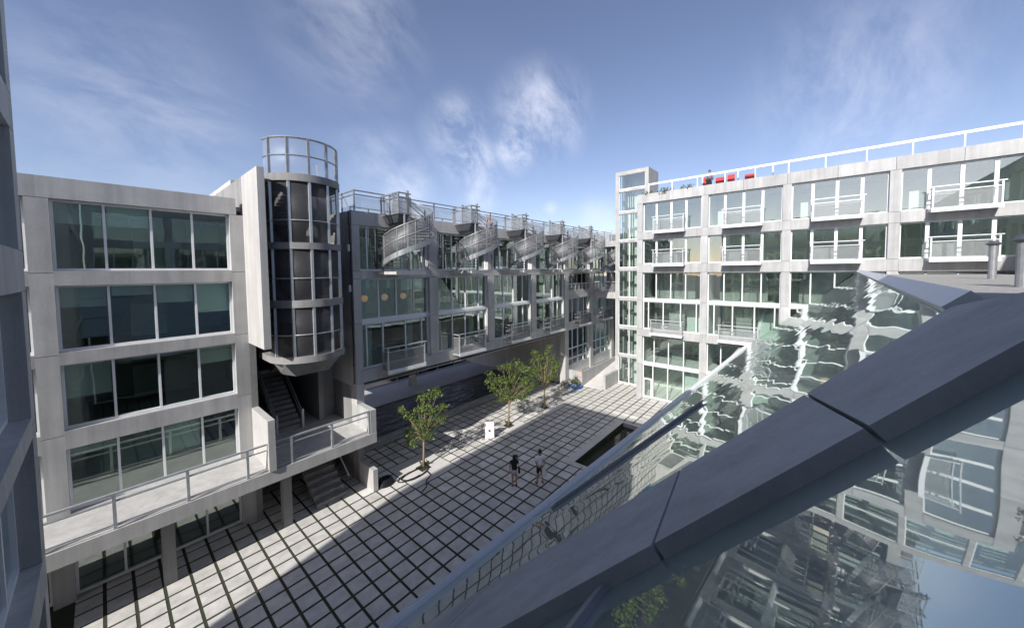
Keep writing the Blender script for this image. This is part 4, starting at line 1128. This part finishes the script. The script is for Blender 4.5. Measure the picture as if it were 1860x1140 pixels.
# ------------------------------------------------------------------ street beyond the passage
def car(O, rz, label, paint, tail=True):
    t = thing('parked_car', label, 'car', O, 'cars on the street beyond the passage', rz)
    k = 1/S
    def V(*p): return tuple(c*k for c in p)
    prof = [(-2.15, .35), (-2.2, .75), (-1.9, .95), (-1.2, 1.0), (-.55, 1.42), (.75, 1.45), (1.45, 1.02), (2.05, .9), (2.2, .7), (2.15, .35)]
    b = MB()
    b.hexa([V(x, -.82 if z < 1.1 else -.66, z) for x, z in prof], [V(x, .82 if z < 1.1 else .66, z) for x, z in prof])
    b.build('body', paint, t)
    g_ = MB()
    for sg in (-1, 1):
        w = [(-1.0, 1.03), (-.5, 1.36), (.68, 1.38), (1.25, 1.05)]
        g_.hexa([V(x, sg*(.80 if z < 1.1 else .69), z) for x, z in w], [V(x, sg*(.83 if z < 1.1 else .72), z) for x, z in w])
    g_.build('side_window', BLACK, t)
    for x in (-1.35, 1.35):
        for y in (-.78, .78):
            wh = MB().tube([V(x, y-.1, .32), V(x, y+.1, .32)], .32*k, 16).build('wheel', BLACK, t)
            MB().tube([V(x, y-.11, .32), V(x, y+.11, .32)], .18*k, 12).build('hub', GALV, wh)
    for y in (-.62, .62):
        MB().box(*[c*k for c in (-2.23, -2.16, y-.14, y+.14, .68, .85)]).build('tail_light', RED, t)
        MB().box(*[c*k for c in (2.16, 2.23, y-.14, y+.14, .62, .78)]).build('headlight', CREAM, t)
    return t
car((17.0, 28.6, -.9), math.radians(2), 'dark parked car seen under the block beside the passage wall', CARP)
car((9.5, 28.8, -.9), math.radians(182), 'silver parked car seen under the block above the sandwich board', CARW)
MB().box(-60, 60, 33.5, 34, -.9, -.78).build('pavement', CONC_D, kind='structure')
O = (0, 44, 0)
FB = thing('brick_warehouse', 'dark brick building across the street beyond the passage', 'building', O)
MB().box(-50, 60, 44, 54, -.9, 12).build('wall', BRICK, FB, O)
for k in range(16): MB().box(-46+6.5*k, -42.5+6.5*k, 43.85, 43.998, 1.2, 4.5).build('window', GLASS_A, FB, O)
MB().box(-50.2, 60.2, 43.8, 54.2, 12, 12.5).build('cornice', CONC_D, FB, O)

# ------------------------------------------------------------------ people
def skin_mesh(name, verts, edges, mat, parent, root=0, sub=1):
    """verts: (x,y,z,rx,ry) in metres, local to the person"""
    me = bpy.data.meshes.new(name)
    me.from_pydata([v[:3] for v in verts], edges, [])
    o = bpy.data.objects.new(name, me); COL.objects.link(o)
    md = o.modifiers.new('skin', 'SKIN'); md.use_smooth_shade = True
    sv = me.skin_vertices[0].data
    for i, v in enumerate(verts):
        sv[i].radius = (v[3], v[4]); sv[i].use_root = (i == root)
    ss = o.modifiers.new('sub', 'SUBSURF'); ss.levels = sub; ss.render_levels = sub
    dg = bpy.context.evaluated_depsgraph_get()
    ev = bpy.data.meshes.new_from_object(o.evaluated_get(dg))
    o.modifiers.clear()
    o.data = ev; bpy.data.meshes.remove(me); ev.name = name
    ev.materials.clear(); ev.materials.append(mat)
    for p in ev.polygons: p.use_smooth = True
    if parent: o.parent = parent
    return o
def person(O, rz, label, k, arms, legs, top, bottom, hair, sleeves, short_len, hairlong=False, long_legs=False, shoe=BLACK):
    t = thing('person', label, 'person', O, None, rz)
    # facing +y; x to the person's right
    def sc(vs): return [tuple(c*k for c in v) for v in vs]
    hipz = .93
    V = [(0, 0, hipz, .15, .11), (0, 0, 1.12, .13, .10), (0, .01, 1.32, .155, .11), (0, 0, 1.44, .10, .075), (0, .0, 1.52, .052, .055), (0, .015, 1.60, .075, .09), (0, .02, 1.70, .078, .095), (0, .01, 1.765, .045, .06)]
    Ed = [(0, 1), (1, 2), (2, 3), (3, 4), (4, 5), (5, 6), (6, 7)]
    def chain(start, pts):
        p = start
        for q in pts:
            V.append(q); Ed.append((p, len(V)-1)); p = len(V)-1
        return p
    armid = {}
    for sg in (-1, 1):
        a = arms[sg]
        chain(3, [(sg*.185, 0, 1.41, .06, .06), (*a[0], .045, .045), (*a[1], .034, .034), (*a[2], .03, .022)])
        l = legs[sg]
        chain(0, [(sg*.095, 0, .86, .088, .088), (*l[0], .058, .06), (l[0][0]+(l[1][0]-l[0][0])*.35, l[0][1]+(l[1][1]-l[0][1])*.35-.015, l[0][2]+(l[1][2]-l[0][2])*.35, .055, .058), (*l[1], .036, .04), (l[1][0]+sg*.01, l[1][1]+.15, .035, .034, .022)])
    skin_mesh('body', sc(V), Ed, SKIN, t)
    # fingers
    for sg in (-1, 1):
        a = arms[sg]; d = (Vector(a[2])-Vector(a[1])).normalized(); s_ = d.cross(Vector((0, 1, 0)) if abs(d.y) < .8 else Vector((1, 0, 0))).normalized()
        m = MB()
        for f in range(4):
            b0 = Vector(a[2])+d*.03+s_*(.022*(f-1.5)); L_ = (.055, .07, .065, .05)[f]
            b1 = b0+d*L_*.55; b2 = b1+(d*.7+Vector((0, .3, -.3))).normalized()*L_*.5
            m.tube([tuple(q*k/S) for q in (b0, b1, b2)], .009*k/S, 6)
        b0 = Vector(a[2])+s_*.032; m.tube([tuple(q*k/S) for q in (b0, b0+s_*.03+d*.02, b0+s_*.035+d*.055)], .01*k/S, 6)
        m.build('fingers', SKIN, t, smooth=True)
    # clothes
    tv = [(0, 0, .90, .18, .145), (0, 0, 1.12, .17, .14), (0, .01, 1.32, .195, .15), (0, 0, 1.43, .15, .12), (0, 0, 1.49, .085, .085)]
    te = [(0, 1), (1, 2), (2, 3), (3, 4)]
    if sleeves:
        for sg in (-1, 1):
            a = arms[sg]; n = len(tv); e = Vector((sg*.185, 0, 1.41)).lerp(Vector(a[0]), sleeves if sleeves <= 1 else 1)
            tv += [(sg*.185, 0, 1.41, .095, .095), (e.x, e.y, e.z, .078, .078)]; te += [(3, n), (n, n+1)]
            if sleeves > 1:
                w = Vector(a[0]).lerp(Vector(a[1]), .9); tv.append((w.x, w.y, w.z, .05, .05)); te.append((n+1, n+2))
    skin_mesh('top', sc(tv), te, top, t)
    bv = [(0, 0, 1.0, .15, .122), (0, 0, .9, .165, .13)]; be = [(0, 1)]
    for sg in (-1, 1):
        l = legs[sg]; n = len(bv); e = Vector((sg*.095, 0, .86)).lerp(Vector(l[0]), min(short_len, 1))
        bv += [(sg*.095, 0, .83, .102, .106), (e.x, e.y, e.z, .092, .094)]; be += [(1, n), (n, n+1)]
        if long_legs:
            bv.append((l[1][0], l[1][1], l[1][2]+.02, .06, .065)); be.append((n+1, n+2))
    skin_mesh('trousers' if long_legs else 'shorts', sc(bv), be, bottom, t)
    h = MB(); h.ball((0, -.012*k/S, 1.705*k/S), .105*k/S, 14, 10, (.92, 1.05, 1.12))
    if hairlong: h.ball((0, -.055*k/S, 1.60*k/S), .10*k/S, 12, 8, (1.05, .62, 1.35))
    h.build('hair', hair, t, smooth=True)
    f = MB()
    f.ball((0, .118*k/S, 1.655*k/S), .017*k/S, 8, 6)
    for sg in (-1, 1): f.ball((sg*.088*k/S, .01*k/S, 1.655*k/S), .028*k/S, 8, 6, (.4, .8, 1.1))
    f.build('face_features', SKIN, t, smooth=True)
    for sg in (-1, 1):
        l = legs[sg][1]
        MB().ball(((l[0]+sg*.008)*k/S, (l[1]+.065)*k/S, .045*k/S), .13*k/S, 12, 8, (.36, 1.05, .36)).build('shoe', shoe, t, smooth=True)
    return t
stand = {-1: ((-.10, .01, .48), (-.105, -.02, .08)), 1: ((.10, .01, .48), (.11, -.01, .08))}
pw1 = person((-2.1, -4.4, 0), math.radians(-42), 'person with long dark hair, black top and pale shorts holding up a small camera', .925,
       {-1: ((-.24, .02, 1.14), (-.235, .06, .90), (-.23, .08, .80)), 1: ((.26, .10, 1.20), (.20, .30, 1.36), (.18, .35, 1.44))},
       stand, CL_BLK, CL_BLU, HAIR_B, .35, .42, hairlong=True)
O = (0, 0, 0)
ca = thing('camera_in_hand', 'small dark camera held up by the woman in black', 'camera', (-2.1, -4.4, 0), None, math.radians(-42))
q = Vector((.18, .37, 1.47))*.925/S
MB().box(q.x-.09, q.x+.09, q.y-.03, q.y+.05, q.z-.02, q.z+.16).build('camera_body', BLACK, ca)
MB().tube([(q.x, q.y+.05, q.z+.07), (q.x, q.y+.12, q.z+.07)], .05, 10).build('lens', STEEL, ca)
bg_ = thing('shoulder_bag', 'black shoulder bag hanging at the side of the woman in black', 'bag', (-2.1, -4.4, 0), None, math.radians(-42))
MB().box(.30, .42, -.18, .16, 1.02, 1.34).build('bag_body', CL_BLK, bg_)
MB().tube([(.36, -.02, 1.34), (.30, .0, 1.7), (.2, .02, 1.93)], .015, 5).build('strap', CL_BLK, bg_)
person((-.65, -5.7, 0), math.radians(-30), 'person in white shirt and black shorts with hands behind the back', 1.03,
       {-1: ((-.25, -.06, 1.15), (-.12, -.17, .98), (-.04, -.19, .93)), 1: ((.25, -.06, 1.15), (.12, -.17, .98), (.05, -.19, .91))},
       {-1: ((-.12, .03, .48), (-.16, .02, .08)), 1: ((.11, .02, .48), (.15, -.03, .08))}, CL_WHT, CL_BLK, HAIR_B, .75, .78, shoe=DRED)
wj = thing('white_jacket', 'white jacket hanging from the hands of the man in shorts', 'jacket', (-.65, -5.7, 0), None, math.radians(-30))
q = Vector((.06, -.2, .92))*1.03/S
MB().hexa([(q.x-.02, q.y-.08, q.z-.72), (q.x+.30, q.y-.08, q.z-.6), (q.x+.30, q.y+.0, q.z-.6), (q.x-.02, q.y+.0, q.z-.72)], [(q.x-.06, q.y-.06, q.z), (q.x+.12, q.y-.06, q.z+.03), (q.x+.12, q.y+.02, q.z+.03), (q.x-.06, q.y+.02, q.z)]).build('cloth', CL_WHT, wj)
MB().hexa([(q.x+.10, q.y-.07, q.z-.55), (q.x+.34, q.y-.07, q.z-.42), (q.x+.34, q.y+.0, q.z-.42), (q.x+.10, q.y+.0, q.z-.55)], [(q.x+.02, q.y-.05, q.z+.01), (q.x+.14, q.y-.05, q.z+.03), (q.x+.14, q.y+.01, q.z+.03), (q.x+.02, q.y+.01, q.z+.01)]).build('sleeve', CL_WHT, wj)
# on the second spiral stair
sx, sy = -5.8+7.37, 3.0
an = math.radians(133+320*.56); zt = 16.12+4.25*(9/16)
person((sx+1.15*math.cos(an), sy+1.15*math.sin(an), zt), math.radians(150), 'person with red hair and grey jacket walking down the second spiral staircase', .95,
       {-1: ((-.25, .04, 1.16), (-.27, .22, 1.05), (-.27, .30, 1.03)), 1: ((.24, .0, 1.15), (.25, .1, .92), (.25, .12, .83))},
       {-1: ((-.10, .12, .50), (-.10, .08, .10)), 1: ((.10, .02, .48), (.10, -.02, .08))}, CL_GRY, CL_GRY, HAIR_R, 1.5, 1, long_legs=True)
person((XB+1.0, -11.95, 24.4), math.radians(90), 'person in grey standing behind the parapet by the red screen', .95,
       {-1: ((-.25, .04, 1.16), (-.25, .12, .95), (-.25, .18, .9)), 1: ((.24, .0, 1.15), (.25, .1, .92), (.25, .12, .83))},
       stand, CL_GRY, CL_BLK, HAIR_B, 1.5, 1, long_legs=True)
